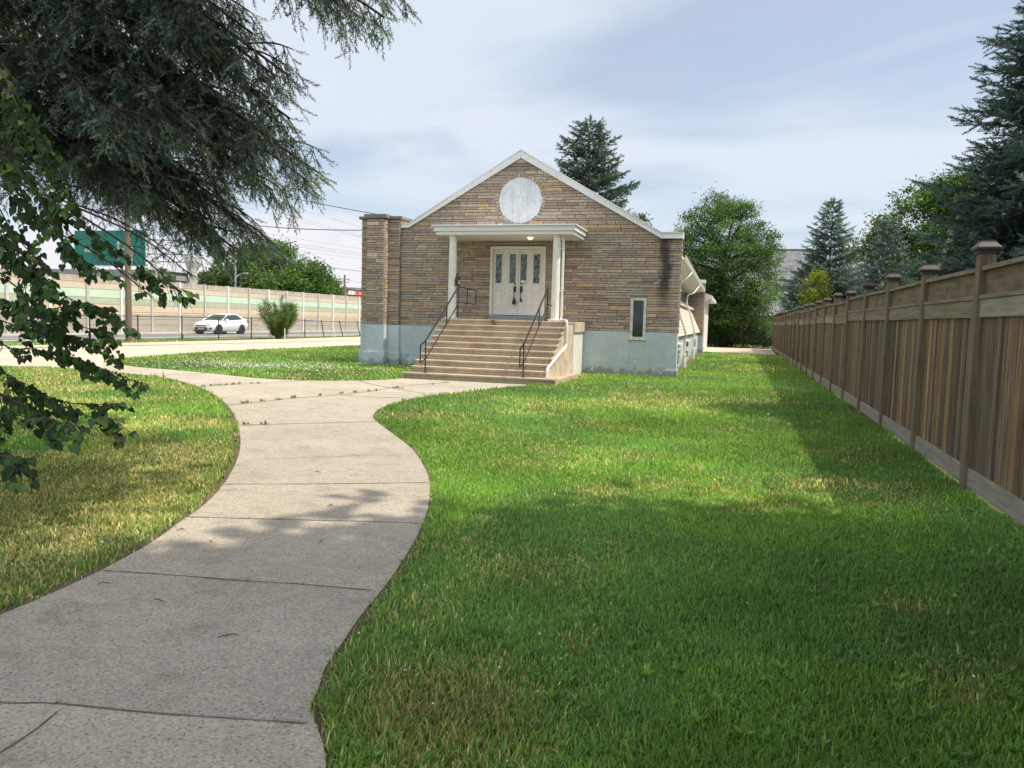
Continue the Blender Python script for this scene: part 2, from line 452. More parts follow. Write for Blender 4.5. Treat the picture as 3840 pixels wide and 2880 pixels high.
def mat_lawn_soil():
    m, n, l, p = new_mat('lawn_ground')
    f = noise_node(n, l, None, .5, 5, .6); g = noise_node(n, l, None, 14, 5, .65)
    c = ramp(n, l, f, [(.35, (.075, .135, .030)), (.65, (.115, .155, .040))])
    c = mixc(n, l, ramp(n, l, g, [(.4, (0, 0, 0)), (.68, (.8, .8, .8))]), c, (.15, .12, .07))
    l.new(c, p.inputs['Base Color']); p.inputs['Roughness'].default_value = 1
    p.inputs['Specular IOR Level'].default_value = .1
    bumpn(n, l, p, g, .8, .03)
    return m
MT['lawn'] = mat_lawn_soil()

def mat_pane():
    m, n, l, p = new_mat('frosted_door_glass')
    f = noise_node(n, l, None, 9, 6, .75, (1, 1, .7))
    c = ramp(n, l, f, [(.42, (.035, .045, .055)), (.5, (.12, .15, .18)), (.6, (.22, .26, .31))])
    l.new(c, p.inputs['Base Color']); p.inputs['Roughness'].default_value = .22
    return m
MT['pane'] = mat_pane()

def mat_shingle():
    m, n, l, p = new_mat('grey_roof_shingles')
    t = n.new('ShaderNodeTexCoord')
    b = n.new('ShaderNodeTexBrick'); b.inputs['Scale'].default_value = 1.0
    b.inputs['Brick Width'].default_value = .36; b.inputs['Row Height'].default_value = .17
    b.inputs['Mortar Size'].default_value = .016
    b.inputs['Color1'].default_value = (.17, .175, .185, 1); b.inputs['Color2'].default_value = (.29, .295, .305, 1); b.inputs['Mortar'].default_value = (.08, .08, .085, 1)
    l.new(t.outputs['Object'], b.inputs['Vector'])
    f = noise_node(n, l, None, 1.2, 4)
    c = mixc(n, l, .7, b.outputs['Color'], ramp(n, l, f, [(.3, (.8, .8, .8)), (.7, (1.12, 1.12, 1.12))]), 'MULTIPLY')
    l.new(c, p.inputs['Base Color']); p.inputs['Roughness'].default_value = .95
    return m
MT['shingle'] = mat_shingle()

def mat_bands():
    m, n, l, p = new_mat('banded_barrier_panel')
    t = n.new('ShaderNodeTexCoord'); s = n.new('ShaderNodeSeparateXYZ'); l.new(t.outputs['Object'], s.inputs[0])
    d = n.new('ShaderNodeMath'); d.operation = 'DIVIDE'; d.inputs[1].default_value = 4.0; l.new(s.outputs['Z'], d.inputs[0])
    r = n.new('ShaderNodeValToRGB'); l.new(d.outputs[0], r.inputs[0]); r.color_ramp.interpolation = 'CONSTANT'
    stops = [(0, (.42, .38, .31)), (.56, (.40, .36, .29)), (.60, (.44, .40, .33)), (1.25, (.56, .46, .34)), (1.42, (.60, .48, .36)), (1.88, (.40, .45, .32)),
             (2.28, (.50, .64, .50)), (2.79, (.56, .49, .38)), (3.19, (.50, .44, .36))]
    e = r.color_ramp.elements
    while len(e) < len(stops): e.new(.5)
    for el, (z, c) in zip(e, stops): el.position = z/4; el.color = (*c, 1)
    # joint lines
    c = r.outputs[0]
    zz = n.new('ShaderNodeMath'); zz.operation = 'ADD'; zz.inputs[1].default_value = 0; l.new(s.outputs['Z'], zz.inputs[0])
    for z in (.58, .96, 1.25, 1.42, 1.88, 2.28, 2.79, 3.19):
        q = n.new('ShaderNodeMath'); q.operation = 'COMPARE'; q.inputs[1].default_value = z; q.inputs[2].default_value = .014; l.new(s.outputs['Z'], q.inputs[0])
        c = mixc(n, l, q.outputs[0], c, (.16, .14, .11))
    f = noise_node(n, l, None, 2.2, 5, .65, (1, .6, 1.6))
    c = mixc(n, l, .8, c, ramp(n, l, f, [(.3, (.85, .84, .83)), (.7, (1.07, 1.07, 1.06))]), 'MULTIPLY')
    # rain stains under the top edge
    g = noise_node(n, l, None, 3.5, 5, .7, (1, 1, .25))
    top = n.new('ShaderNodeMapRange'); top.inputs[1].default_value = 3.05; top.inputs[2].default_value = 3.6; top.inputs[3].default_value = 0; top.inputs[4].default_value = .75
    l.new(s.outputs['Z'], top.inputs[0])
    k = n.new('ShaderNodeMath'); k.operation = 'MULTIPLY'; l.new(top.outputs[0], k.inputs[0]); l.new(ramp(n, l, g, [(.35, (0, 0, 0)), (.6, (1, 1, 1))]), k.inputs[1])
    c = mixc(n, l, k.outputs[0], c, (.24, .21, .18))
    l.new(c, p.inputs['Base Color']); p.inputs['Roughness'].default_value = .9
    return m
MT['bands'] = mat_bands()

def mat_lamp():
    m, n, l, p = new_mat('lit_porch_lamp')
    p.inputs['Base Color'].default_value = (.8, .75, .6, 1)
    p.inputs['Emission Color'].default_value = (1, .82, .5, 1); p.inputs['Emission Strength'].default_value = 1.1
    return m
MT['lamp'] = mat_lamp()
# ------------------------------------------------------------------ ground, path, driveway, road
def crom(pts, n=5, closed=False):
    P = [np.array(p, float) for p in pts]; o = []
    for i in range(len(P)-1):
        a = P[max(i-1, 0)]; b = P[i]; c = P[i+1]; d = P[min(i+2, len(P)-1)]
        for k in range(n):
            t = k/n
            o.append(.5*((2*b)+(-a+c)*t+(2*a-5*b+4*c-d)*t*t+(-a+3*b-3*c+d)*t**3))
    o.append(P[-1]); return [tuple(p) for p in o]

PL = [(-.4, -30), (-1.2, -26), (-2.1, -22.8), (-2.40, -21.4), (-2.44, -20.69), (-2.46, -20.33), (-2.52, -19.91), (-2.65, -19.37), (-2.81, -18.92), (-3.0, -18.38), (-3.3, -17.74), (-3.73, -16.97), (-4.33, -16.01), (-5.07, -14.96), (-5.93, -13.83), (-6.89, -12.66), (-8.08, -11.35), (-9.25, -10.22), (-10.52, -9.18), (-11.82, -8.34), (-12.8, -7.98), (-14.17, -7.64)]
PL2 = [(-14.17, -7.64), (-15.89, -7.24), (-16.94, -7.55), (-17.96, -8.03), (-20.17, -9.21), (-24, -12), (-27.5, -16)]
PR = [(2, -30), (1.4, -25.2), (.3, -22.5), (-.18, -21.45), (-.41, -21.12), (-.49, -21.02), (-.54, -20.87), (-.61, -20.69), (-.66, -20.47), (-.72, -20.2), (-.77, -19.94), (-.82, -19.63), (-.89, -19.29), (-.98, -18.9), (-1.08, -18.51), (-1.26, -17.91), (-1.52, -17.2), (-1.77, -16.62), (-2.11, -15.96), (-2.56, -15.18), (-3.08, -14.43), (-3.67, -13.61), (-4.17, -12.89), (-4.47, -12.27), (-4.73, -11.44), (-4.86, -10.48), (-4.80, -9.3), (-4.43, -8.11), (-4.08, -6.57), (-3.78, -5.64), (-3.7, -5.3)]
IL = [(-16.95, -4.74), (-14.9, -5.81), (-13.27, -6.21), (-11.76, -6.65), (-10.12, -7.27), (-9.01, -7.31), (-8.16, -6.95), (-7.5, -6.38), (-7.2, -5.8), (-7.1, -5.3)]
IU = [(-16.95, -4.74), (-17.66, -3.51), (-18.06, -2.26), (-18.65, 1.08), (-18.9, 4.89), (-18.74, 8.49), (-18.3, 14.54), (-18, 22), (-18, 60)]
PL = crom(PL, 4); PL2 = crom(PL2, 4); PR = crom(PR, 4); IL = crom(IL, 4); IU = crom(IU, 4)
POLY_PATH = PL+IL+PR[::-1]
POLY_DRIVE = PL2+[(-27.0, -16), (-26.65, 9), (-26.4, 18), (-26.4, 60)]+IU[::-1]

def inpoly(x, y, poly):
    P = np.array(poly); n = len(P); r = np.zeros(len(x), bool); j = n-1
    for i in range(n):
        xi, yi = P[i]; xj, yj = P[j]
        if yi != yj:
            r ^= ((yi > y) != (yj > y)) & (x < (xj-xi)*(y-yi)/(yj-yi)+xi)
        j = i
    return r

def sheet(name, poly, ztop, zbot, mat):
    bm = bmesh.new()
    vs = [bm.verts.new((x, y, ztop)) for x, y in poly]
    f = bm.faces.new(vs)
    r = bmesh.ops.extrude_face_region(bm, geom=[f])
    bmesh.ops.translate(bm, verts=[v for v in r['geom'] if isinstance(v, bmesh.types.BMVert)], vec=(0, 0, zbot-ztop))
    bmesh.ops.recalc_face_normals(bm, faces=bm.faces)
    bmesh.ops.triangulate(bm, faces=[q for q in bm.faces if len(q.verts) > 4])
    me = bpy.data.meshes.new(name); bm.to_mesh(me); bm.free()
    o = link_mesh(name, me, mat)
    return tag(o, kind='structure')

rng = np.random.default_rng(7)
# one lawn sheet with small undulation near the viewer, reaching the horizon
gx_ = np.concatenate([[-700, -250, -90], np.arange(-27, 8.1, .5), [30, 90, 250, 700]])
gy_ = np.concatenate([[-700, -200, -60], np.arange(-31, 42.1, .6), [70, 140, 300, 900]])
X, Y = np.meshgrid(gx_, gy_, indexing='ij')
Z = -.03+.008*np.sin(X*1.7+Y*.6)+.006*np.sin(Y*1.3-X*.9)
V = np.stack([X, Y, Z], -1).reshape(-1, 3)
ny = len(gy_); ii, jj = np.meshgrid(np.arange(len(gx_)-1), np.arange(ny-1), indexing='ij')
q = (ii*ny+jj).ravel()
tag(np_mesh('ground', V, np.stack([q, q+ny, q+ny+1, q+1], 1), MT['lawn'], smooth=True), kind='structure')
path = sheet('path', POLY_PATH, 0.0, -.08, MT['path'])
def slab_tones(o, lines):
    bm = bmesh.new(); bm.from_mesh(o.data)
    for (x0, y0), (x1, y1) in lines:
        nn = Vector((-(y1-y0), x1-x0, 0)).normalized()
        bmesh.ops.bisect_plane(bm, geom=bm.verts[:]+bm.edges[:]+bm.faces[:], plane_co=(x0, y0, 0), plane_no=nn)
    bmesh.ops.split_edges(bm, edges=bm.edges[:])
    bm.to_mesh(o.data); bm.free()
    me = o.data; at = me.color_attributes.new("Col", 'FLOAT_COLOR', 'POINT'); arr = np.ones((len(me.vertices), 4), np.float32)
    r = np.random.default_rng(17); tone = r.uniform(.90, 1.08, 64); warm = r.uniform(-.02, .02, 64)
    for f in me.polygons:
        c = f.center; k = 0
        for (x0, y0), (x1, y1) in lines: k += ((x1-x0)*(c.y-y0)-(y1-y0)*(c.x-x0)) > 0
        for v in f.vertices: arr[v, :3] = (tone[k]*(1+warm[k]), tone[k], tone[k]*(1-warm[k]))
    at.data.foreach_set('color', arr.ravel())
slab_tones(path, [((-2.36, -21.47), (-.44, -21.14)), ((-2.49, -19.97), (-.86, -19.73)), ((-2.87, -18.75), (-1.13, -18.27)), ((-3.33, -17.67), (-1.66, -16.88)), ((-3.93, -16.56), (-2.39, -15.42)), ((-5.51, -14.38), (-3.96, -13.14)), ((-7.13, -12.38), (-6.2, -8.86)), ((-9.6, -9.93), (-8.7, -7.3))])
drive = sheet('driveway', POLY_DRIVE, -.002, -.08, MT['drive'])
sheet('pavement', [(-1.0, 24.6), (-.2, 24.3), (1.6, 23.6), (3.3, 22.3), (3.55, 35.2), (-1.2, 35.4)], -.004, -.08, MT['drive'])
sheet('road', [(-37.0, -120), (-29.25, -120), (-29.25, 160), (-37.0, 160)], -.005, -.06, MT['asphalt'])
k = MB(); k.box(-29.25, -29.05, -120, 160, -.06, .11)
tag(k.build('kerb', MT['kerb']), kind='structure')
k = MB(); k.box(-37.02, -36.75, -120, 160, -.06, .10)
tag(k.build('kerb', MT['kerb']), kind='structure')

# joints between the slabs: narrow strips laid on top, dirt and gap shade put into their colour
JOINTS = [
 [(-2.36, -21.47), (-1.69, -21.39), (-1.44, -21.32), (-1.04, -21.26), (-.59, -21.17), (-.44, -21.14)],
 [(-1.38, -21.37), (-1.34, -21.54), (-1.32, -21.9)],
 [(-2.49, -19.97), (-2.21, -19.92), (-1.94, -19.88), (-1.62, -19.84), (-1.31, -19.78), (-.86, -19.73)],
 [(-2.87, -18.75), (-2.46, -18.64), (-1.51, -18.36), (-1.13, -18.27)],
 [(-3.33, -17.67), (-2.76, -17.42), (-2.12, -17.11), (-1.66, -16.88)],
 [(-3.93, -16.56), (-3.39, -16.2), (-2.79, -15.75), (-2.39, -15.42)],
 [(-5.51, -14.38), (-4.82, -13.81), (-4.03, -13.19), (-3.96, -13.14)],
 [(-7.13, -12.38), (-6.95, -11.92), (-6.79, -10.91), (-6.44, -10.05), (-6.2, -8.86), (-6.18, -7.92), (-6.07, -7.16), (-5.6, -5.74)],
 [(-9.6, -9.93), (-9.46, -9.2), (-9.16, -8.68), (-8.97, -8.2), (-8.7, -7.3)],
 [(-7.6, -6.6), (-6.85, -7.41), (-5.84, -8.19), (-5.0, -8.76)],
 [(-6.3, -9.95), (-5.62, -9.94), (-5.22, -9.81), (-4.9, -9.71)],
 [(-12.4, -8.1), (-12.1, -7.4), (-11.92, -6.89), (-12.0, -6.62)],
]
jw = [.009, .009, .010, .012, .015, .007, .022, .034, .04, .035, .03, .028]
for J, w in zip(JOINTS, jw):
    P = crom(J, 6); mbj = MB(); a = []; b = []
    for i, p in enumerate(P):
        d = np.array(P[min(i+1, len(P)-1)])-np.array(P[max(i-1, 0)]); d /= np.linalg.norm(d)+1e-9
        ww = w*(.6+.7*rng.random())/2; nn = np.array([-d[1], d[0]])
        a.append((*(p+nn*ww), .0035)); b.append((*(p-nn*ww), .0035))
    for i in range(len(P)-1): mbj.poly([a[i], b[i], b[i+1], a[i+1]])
    o = mbj.build('joint', MT['joint_dirt_shade'], path)
# bare soil margin along the trimmed lawn edges (left side wide, right side narrow)
def margin(poly, w, side, z):
    mbj = MB(); a = []; b = []
    for i, p in enumerate(poly):
        d = np.array(poly[min(i+1, len(poly)-1)])-np.array(poly[max(i-1, 0)]); d /= np.linalg.norm(d)+1e-9
        nn = np.array([-d[1], d[0]])*side
        a.append((*(p-nn*.03), z)); b.append((*(np.array(p)+nn*w*(.35+1.0*rng.random())), z))
    for i in range(len(poly)-1): mbj.poly([a[i], b[i], b[i+1], a[i+1]])
    return mbj
E1 = margin(PL, .075, 1, -.008); E2 = margin(PR, .05, -1, -.009); E3 = margin(IL, .05, 1, -.0085)
E1.v += E2.v; n1 = len(E1.v)-len(E2.v); E1.f += [tuple(i+n1 for i in f) for f in E2.f]
n2 = len(E1.v); E1.v += E3.v; E1.f += [tuple(i+n2 for i in f) for f in E3.f]; E1.c = [(1, 1, 1)]*len(E1.v)
E1.build('soil_margin', MT['soil'], path)

# ------------------------------------------------------------------ the church-like brick building
B = thing('brick_building', 'long low tan and brown stone building with white trimmed gable, porch and pale blue base', 'building', (-5.5, .0, 0))
PAL = [((.420, .345, .275), 6), ((.385, .312, .252), 7), ((.350, .282, .235), 4), ((.46, .385, .305), 4), ((.300, .232, .195), 2.5), ((.50, .345, .20), 1.3), ((.45, .325, .21), 1.3), ((.38, .275, .23), 2), ((.42, .37, .305), 4)]
_pw = np.cumsum([w for _, w in PAL]); _pw = _pw/_pw[-1]
def stone_col(r, dark=1.0):
    c = PAL[int(np.searchsorted(_pw, r.random()))][0]
    k = (.88+.24*r.random())*dark
    return tuple(v*k for v in c)

def stone_wall(mb, fn, z0, z1, limits, r, dmin=.012, dmax=.034, holes=(), stain=None, lmin=.28, lmax=1.05, paint=1.0):
    """rows of long rough stones. fn(s, z, d) -> 3d (d = proud); limits(z) -> (s0, s1); holes: fn(za, zb) -> list of (s0, s1)"""
    z = z0
    while z < z1-.02:
        h = r.choice([.062, .075, .075, .09, .105, .13], p=[.12, .2, .22, .22, .15, .09])
        zt = min(z+h, z1)
        if z1-zt < .04: zt = z1
        a0, b0 = limits(z); a1, b1 = limits(zt)
        if b0-a0 < .03: break
        cuts = sorted((max(s0, min(a0, a1)), min(s1, max(b0, b1))) for s0, s1 in holes(z, zt)) if holes else []
        segs = []; cur = None
        edges = []
        s = None
        spans = []
        cur0, cur1 = a0, a1
        for c0, c1 in cuts:
            if c1 <= c0: continue
            spans.append((cur0, cur1, c0, c0)); cur0 = cur1 = c1
        spans.append((cur0, cur1, b0, b1))
        for (l0, l1, r0, r1) in spans:
            if min(r0, r1)-max(l0, l1) < .02 and max(r0, r1)-min(l0, l1) < .08: continue
            x0, x1 = l0, l1
            while True:
                ln = r.uniform(lmin, lmax)*(1.0 if h < .1 else .75)
                e = max(x0, x1)+ln
                last = e > min(r0, r1)-.14
                n0, n1 = (r0, r1) if last else (e, e)
                g = .0045
                d = r.uniform(dmin, dmax); bv = .005
                c = stone_col(r)
                if stain is not None:
                    k = stain((x0+n0)/2, (z+zt)/2, r); c = tuple(v*k for v in c)
                c = tuple(v*paint for v in c)
                za, zb = z+g, zt-g
                q0 = [(x0+g, za), (n0-g, za), (n1-g, zb), (x1+g, zb)]
                if n0-x0 > 2.2*g or n1-x1 > 2.2*g:
                    q1 = [(x0+g+bv, za+bv), (max(n0-g-bv, x0+g+bv), za+bv), (max(n1-g-bv, x1+g+bv), zb-bv), (x1+g+bv, zb-bv)]
                    # front face split in two with a small random tilt: rough-hewn look
                    xm0 = (q1[0][0]+q1[1][0])/2+r.uniform(-.05, .05)*ln; xm1 = (q1[3][0]+q1[2][0])/2+r.uniform(-.05, .05)*ln
                    dd = [d+r.uniform(-.007, .007) for _ in range(6)]
                    vs = [fn(s_, z_, 0) for s_, z_ in q0]
                    fr = [q1[0], (xm0, q1[0][1]), q1[1], q1[2], (xm1, q1[2][1]), q1[3]]
                    vs += [fn(s_, z_, k_) for (s_, z_), k_ in zip(fr, dd)]
                    mb.raw(vs, [(4, 5, 8, 9), (5, 6, 7, 8), (0, 1, 6, 5, 4), (1, 2, 7, 6), (2, 3, 9, 8, 7), (3, 0, 4, 9)], c)
                if last: break
                x0 = x1 = e
        z = zt

ZP = 1.305           # top of the painted base
AX, AZ, SL = -5.55, 6.55, .566
def gable(z):
    zr = 4.08; zl = 4.45
    b = -.605 if z <= zr else AX+(AZ-z)/SL
    a = -9.52 if z <= zl else AX-(AZ-z)/SL
    return a, b
DX0, DX1, DZ1 = -6.47, -4.67, 3.85
CR = .745; CZ = 5.26
def front_holes(za, zb):
    h = []
    if za < DZ1: h.append((DX0, DX1))
    if za < 2.32: h.append((-2.02, -1.54))
    zm = min(max(CZ, za), zb); dz = abs((za+zb)/2-CZ)
    if dz < CR: w = math.sqrt(CR*CR-dz*dz); h.append((AX-w, AX+w))
    return h
rs = np.random.default_rng(11)
def soot(x, z, r):
    d = abs(x+1.06)/(.19+.10*(z < 3.2)); f = max(0, 1-d**1.6)*(1 if 1.75 < z < 3.95 else 0)*min(1, (z-1.75)/.5)
    w = .9 if f <= 0 else 1
    return w*(1-f*(.55+.3*r.random()))/w
st = MB()
stone_wall(st, lambda s, z, d: (s, -.004-d, z), ZP+.005, AZ-.03, gable, rs, holes=front_holes)
# return face of the front wall's right end
stone_wall(st, lambda s, z, d: (-.6+d, s, z), ZP+.005, 4.06, lambda z: (.0, .34), rs, dmax=.03, lmin=.1, lmax=.25)
# radial stones round the circular panel
for k_ in range(40):
    t0 = 2*math.pi*k_/40+.006; t1 = 2*math.pi*(k_+1)/40-.006; ro = .80+rs.uniform(-.012, .012)
    d = rs.uniform(.03, .045); c = stone_col(rs)
    fn = lambda r_, t, dd: (AX+r_*math.cos(t), -.004-dd, CZ+r_*math.sin(t))
    vs = [fn(.705, t0, 0), fn(.705, t1, 0), fn(ro, t1, 0), fn(ro, t0, 0), fn(.71, t0+.008, d), fn(.71, t1-.008, d), fn(ro-.008, t1-.008, d), fn(ro-.008, t0+.008, d)]
    st.raw(vs, [(4, 5, 6, 7), (0, 1, 5, 4), (1, 2, 6, 5), (2, 3, 7, 6), (3, 0, 4, 7)], c)
# core of the front wall (mortar), with door and window openings left as recesses
wl = MB()
gp = [(-9.52, ZP), (-.605, ZP), (-.605, 4.08), (-1.18, 4.08), (AX, AZ), (-9.26, 4.45), (-9.52, 4.45)]
# pieces of the wall round the openings
wl.box(-9.52, DX0, 0, .32, ZP, DZ1); wl.box(DX1, -2.02, 0, .32, ZP, DZ1); wl.box(-2.02, -1.54, 0, .32, 2.32, DZ1); wl.box(-1.54, -.605, 0, .32, ZP, DZ1)
gp = [(-9.52, DZ1), (-.605, DZ1), (-.605, 4.08), (-1.18, 4.08), (AX, AZ), (-9.26, 4.45), (-9.52, 4.45)]
wl.prism(gp, lambda p, t: (p[0], t, p[1]), 0, .32)
W = wl.build('front_wall', MT['mortar'], B)
st.build('stonework', MT['stone_front'], W, vcol=True)

# painted base
pb = MB()
pb.box(-9.52, -2.02, -.035, .32, -.2, ZP); pb.box(-1.54, -.6, -.035, .32, -.2, ZP); pb.box(-2.02, -1.54, -.035, .32, -.2, 1.09)
pb.box(-.99, -.57, -.075, .36, -.2, .21)
pb.build('painted_base', MT['blue_paint'], B, bevel=.008)
# circular panel of painted boards
cp = MB(); nb = 6
for i in range(nb):
    xa = -.70+1.4*i/nb; xb = -.70+1.4*(i+1)/nb-.003
    arc = lambda x: math.sqrt(max(0, .70**2-x*x))
    xs = np.linspace(xa, xb, 5)
    prof = [(AX+x, CZ+arc(x)) for x in xs]+[(AX+x, CZ-arc(x)) for x in xs[::-1]]
    cp.prism(prof, lambda p, t: (p[0], t, p[1]), -.012-.002*(i % 2), .004)
MT['round_panel'] = mat_noise('peeling_panel_paint', (.62, .66, .70), (.76, .79, .81), 2.5, .6, .15, 20, fine=(7, .55, (.72, .70, .68), (1.02, 1.02, 1.02)))
weather(MT['round_panel'], 'chips')
cp.build('round_panel', MT['round_panel'], B)

# white coping following the gable
cg = MB()
KX = [(-9.56, 4.45, 4.58), (-9.24, 4.45, 4.58), (AX, 6.55, 6.78), (-1.18, 4.085, 4.25), (-.56, 4.085, 4.25)]
for (xa, za, ta), (xb, zb_, tb) in zip(KX[:-1], KX[1:]):
    vs = [(x, y, z) for (x, zl, zh) in ((xa, za, ta), (xb, zb_, tb)) for (y, z) in ((-.075, zl), (-.075, zh), (.40, zh), (.40, zl))]
    cg.raw(vs, [(0, 1, 5, 4), (1, 2, 6, 5), (2, 3, 7, 6), (3, 0, 4, 7)])
    # drip edge: thin lip along the lower front edge and the top edge
    vs = [(x, y, z) for (x, zl, zh) in ((xa, za, ta), (xb, zb_, tb)) for (y, z) in ((-.095, zl-.012), (-.095, zl+.012), (-.0755, zl+.012), (-.0755, zl-.012))]
    cg.raw(vs, [(0, 1, 5, 4), (1, 2, 6, 5), (2, 3, 7, 6), (3, 0, 4, 7)])
    vs = [(x, y, z) for (x, zl, zh) in ((xa, za, ta), (xb, zb_, tb)) for (y, z) in ((-.105, zh-.012), (-.105, zh+.014), (.43, zh+.014), (.43, zh+.001), (-.0755, zh-.012))]
    cg.raw(vs, [(0, 1, 6, 5), (1, 2, 7, 6), (2, 3, 8, 7), (4, 0, 5, 9)])
cg.poly([(-.56, -.075, 4.085), (-.56, -.075, 4.25), (-.56, .4, 4.25), (-.56, .4, 4.085)])
cop = cg.build('gable_coping', MT['white_metal'], B, fix=False)
# seams of the metal sheets
for x in (-8.3, -7.4, -6.5, -4.4, -3.25, -2.1):
    z_ = AZ-SL*abs(x-AX); s_ = -1 if x > AX else 1
    vs = [(x, -.079, z_-.01), (x+.035, -.079, z_-.01+s_*.02), (x+.035, -.079, z_+.225+s_*.02), (x, -.079, z_+.225)]
    sm = MB(); sm.poly(vs); sm.build('coping_seam', MT['gutter'], cop)

# chimney-like pilaster at the left corner (plan: side wings, a middle that stands proud)
tw = MB()
tw.box(-10.86, -9.52, -.11, .75, ZP, 4.70); tw.box(-10.56, -9.94, -.37, -.11, ZP, 4.70)
T = tw.build('corner_pilaster', MT['mortar'], B)
ts = MB(); rt = np.random.default_rng(5)
def pale(x, z, r): return 1.0 if r.random() > .06 else 1.5
stone_wall(ts, lambda s, z, d: (s, -.37-d, z), ZP+.005, 4.69, lambda z: (-10.56, -9.94), rt, stain=pale, lmax=.6, paint=.95)
stone_wall(ts, lambda s, z, d: (s, -.11-d, z), ZP+.005, 4.69, lambda z: (-10.86, -10.56), rt, stain=pale, lmax=.4, paint=.95)
stone_wall(ts, lambda s, z, d: (s, -.11-d, z), ZP+.005, 4.69, lambda z: (-9.94, -9.52), rt, stain=pale, lmax=.5, paint=.95)
stone_wall(ts, lambda s, z, d: (-9.94+d, s, z), ZP+.005, 4.69, lambda z: (-.37, -.11), rt, lmin=.1, lmax=.3, paint=1.1)
stone_wall(ts, lambda s, z, d: (-9.52+d, s, z), 4.2, 4.69, lambda z: (-.11, .7), rt, lmin=.1, lmax=.3)
stone_wall(ts, lambda s, z, d: (-10.86-d, s, z), ZP+.005, 4.69, lambda z: (-.11, .75), rt, lmin=.1, lmax=.4)
ts.build('stonework', MT['stone'], T, vcol=True)
tc_ = MB(); tc_.box(-10.95, -9.43, -.19, .84, 4.705, 4.80); tc_.box(-10.64, -9.86, -.45, .5, 4.708, 4.84)
tc_.build('cap', MT['cap_stone'], T, bevel=.012)
tb_ = MB(); tb_.box(-10.88, -9.50, -.135, .78, -.2, ZP-.002); tb_.box(-10.585, -9.915, -.395, -.135, -.2, ZP-.002)
tb_.box(-10.93, -9.46, -.185, .82, -.2, .41); tb_.box(-10.63, -9.87, -.445, -.185, -.2, .425)
tb_.build('painted_base', MT['blue_paint'], T, bevel=.01)

# body behind the front wall: left wall, roof, right side with clerestory and leaning siding
def SX(y): return -.0095*y          # the side runs a hair off square
bw = MB(); bw.box(-10.4, -10.1, .32, 34, -.2, 3.7)
bw.build('left_wall', MT['stone'], B)
rf = MB()
rz = lambda x: 6.42-SL*abs(x-AX)
vs = [(-10.7, .33, rz(-10.7)), (AX, .33, rz(AX)), (-.60, .33, rz(-.60)), (-.60+SX(23.4)*1.25, 23.4, rz(-.60)), (AX, 23.4, rz(AX)), (-10.7, 23.4, rz(-10.7))]
rf.raw(vs, [(0, 1, 4, 5), (1, 2, 3, 4)])
vs2 = [(x, y, z-.14) for x, y, z in vs]
rf.raw(vs2, [(5, 4, 1, 0), (4, 3, 2, 1)])
rf.poly([vs[2], vs[3], vs2[3], vs2[2]]); rf.poly([vs[0], vs[5], vs2[5], vs2[0]])
rf.poly([vs[3], vs[4], vs2[4], vs2[3]]); rf.poly([vs[4], vs[5], vs2[5], vs2[4]])
ROOF = rf.build('roof', MT['roof_grey'], B, fix=False)
# side wall foundation
fw = MB()
fw.raw([(-.84, .34, -.2), (-.84, .34, 1.2), (-.84+SX(23), 23.2, 1.2), (-.84+SX(23), 23.2, -.2), (-1.2, .34, -.2), (-1.2, .34, 1.2), (-1.2+SX(23), 23.2, 1.2), (-1.2+SX(23), 23.2, -.2)],
       [(0, 1, 2, 3), (1, 5, 6, 2), (4, 5, 6, 7), (0, 1, 5, 4), (3, 2, 6, 7)])
fw.build('side_foundation', MT['blue_paint'], B)
# leaning siding boards
sd = MB(); nrow = 11
for i in range(nrow):
    ta, tb = i/nrow, (i+1)/nrow
    za, zb_ = 1.17+1.22*ta, 1.17+1.22*tb
    xa, xb = -.74-.56*ta, -.74-.56*tb
    o_ = .022
    vs = []
    for y in (.34, 23.2):
        s_ = SX(y)
        vs += [(xa+o_+s_, y, za), (xb+s_, y, zb_), (xa-.1+s_, y, za), (xb-.1+s_, y, zb_)]
    sd.raw(vs, [(0, 1, 5, 4), (0, 4, 6, 2), (0, 1, 3, 2), (4, 5, 7, 6)])
sd.build('siding', MT['siding'], B)
lg = MB(); lg.raw([(x+SX(y), y, z) for y in (.34, 23.2) for x, z in ((-1.16, 2.42), (-1.16, 2.56), (-1.45, 2.60), (-1.45, 2.42))], [(0, 1, 5, 4), (1, 2, 6, 5), (2, 3, 7, 6), (3, 0, 4, 7), (0, 1, 2, 3), (4, 5, 6, 7)])
lg.build('window_ledge', MT['white_paint'], B)
# clerestory windows: each bay a frame with a pane
cw = MB(); cw.raw([(x+SX(y), y, z) for y in (.34, 23.2) for x, z in ((-1.42, 2.58), (-1.42, 3.6), (-1.6, 3.6), (-1.6, 2.58))], [(0, 1, 5, 4), (1, 2, 6, 5), (2, 3, 7, 6), (3, 0, 4, 7), (0, 1, 2, 3), (4, 5, 6, 7)])
cw.build('clerestory_wall', MT['soffit'], B)
for y in np.arange(1.2, 22, 1.9):
    fm = MB(); s_ = SX(y)
    fm.box(-1.417+s_, -1.38+s_, y, y+1.7, 2.62, 3.3)
    w_ = fm.build('window', MT['white_paint'], B)
    pn = MB()
    for a in (.06, .6, 1.14):
        pn.box(-1.379+s_, -1.37+s_, y+a, y+a+.5, 2.68, 3.24)
    pn.build('pane', MT['dark_glass'], w_)
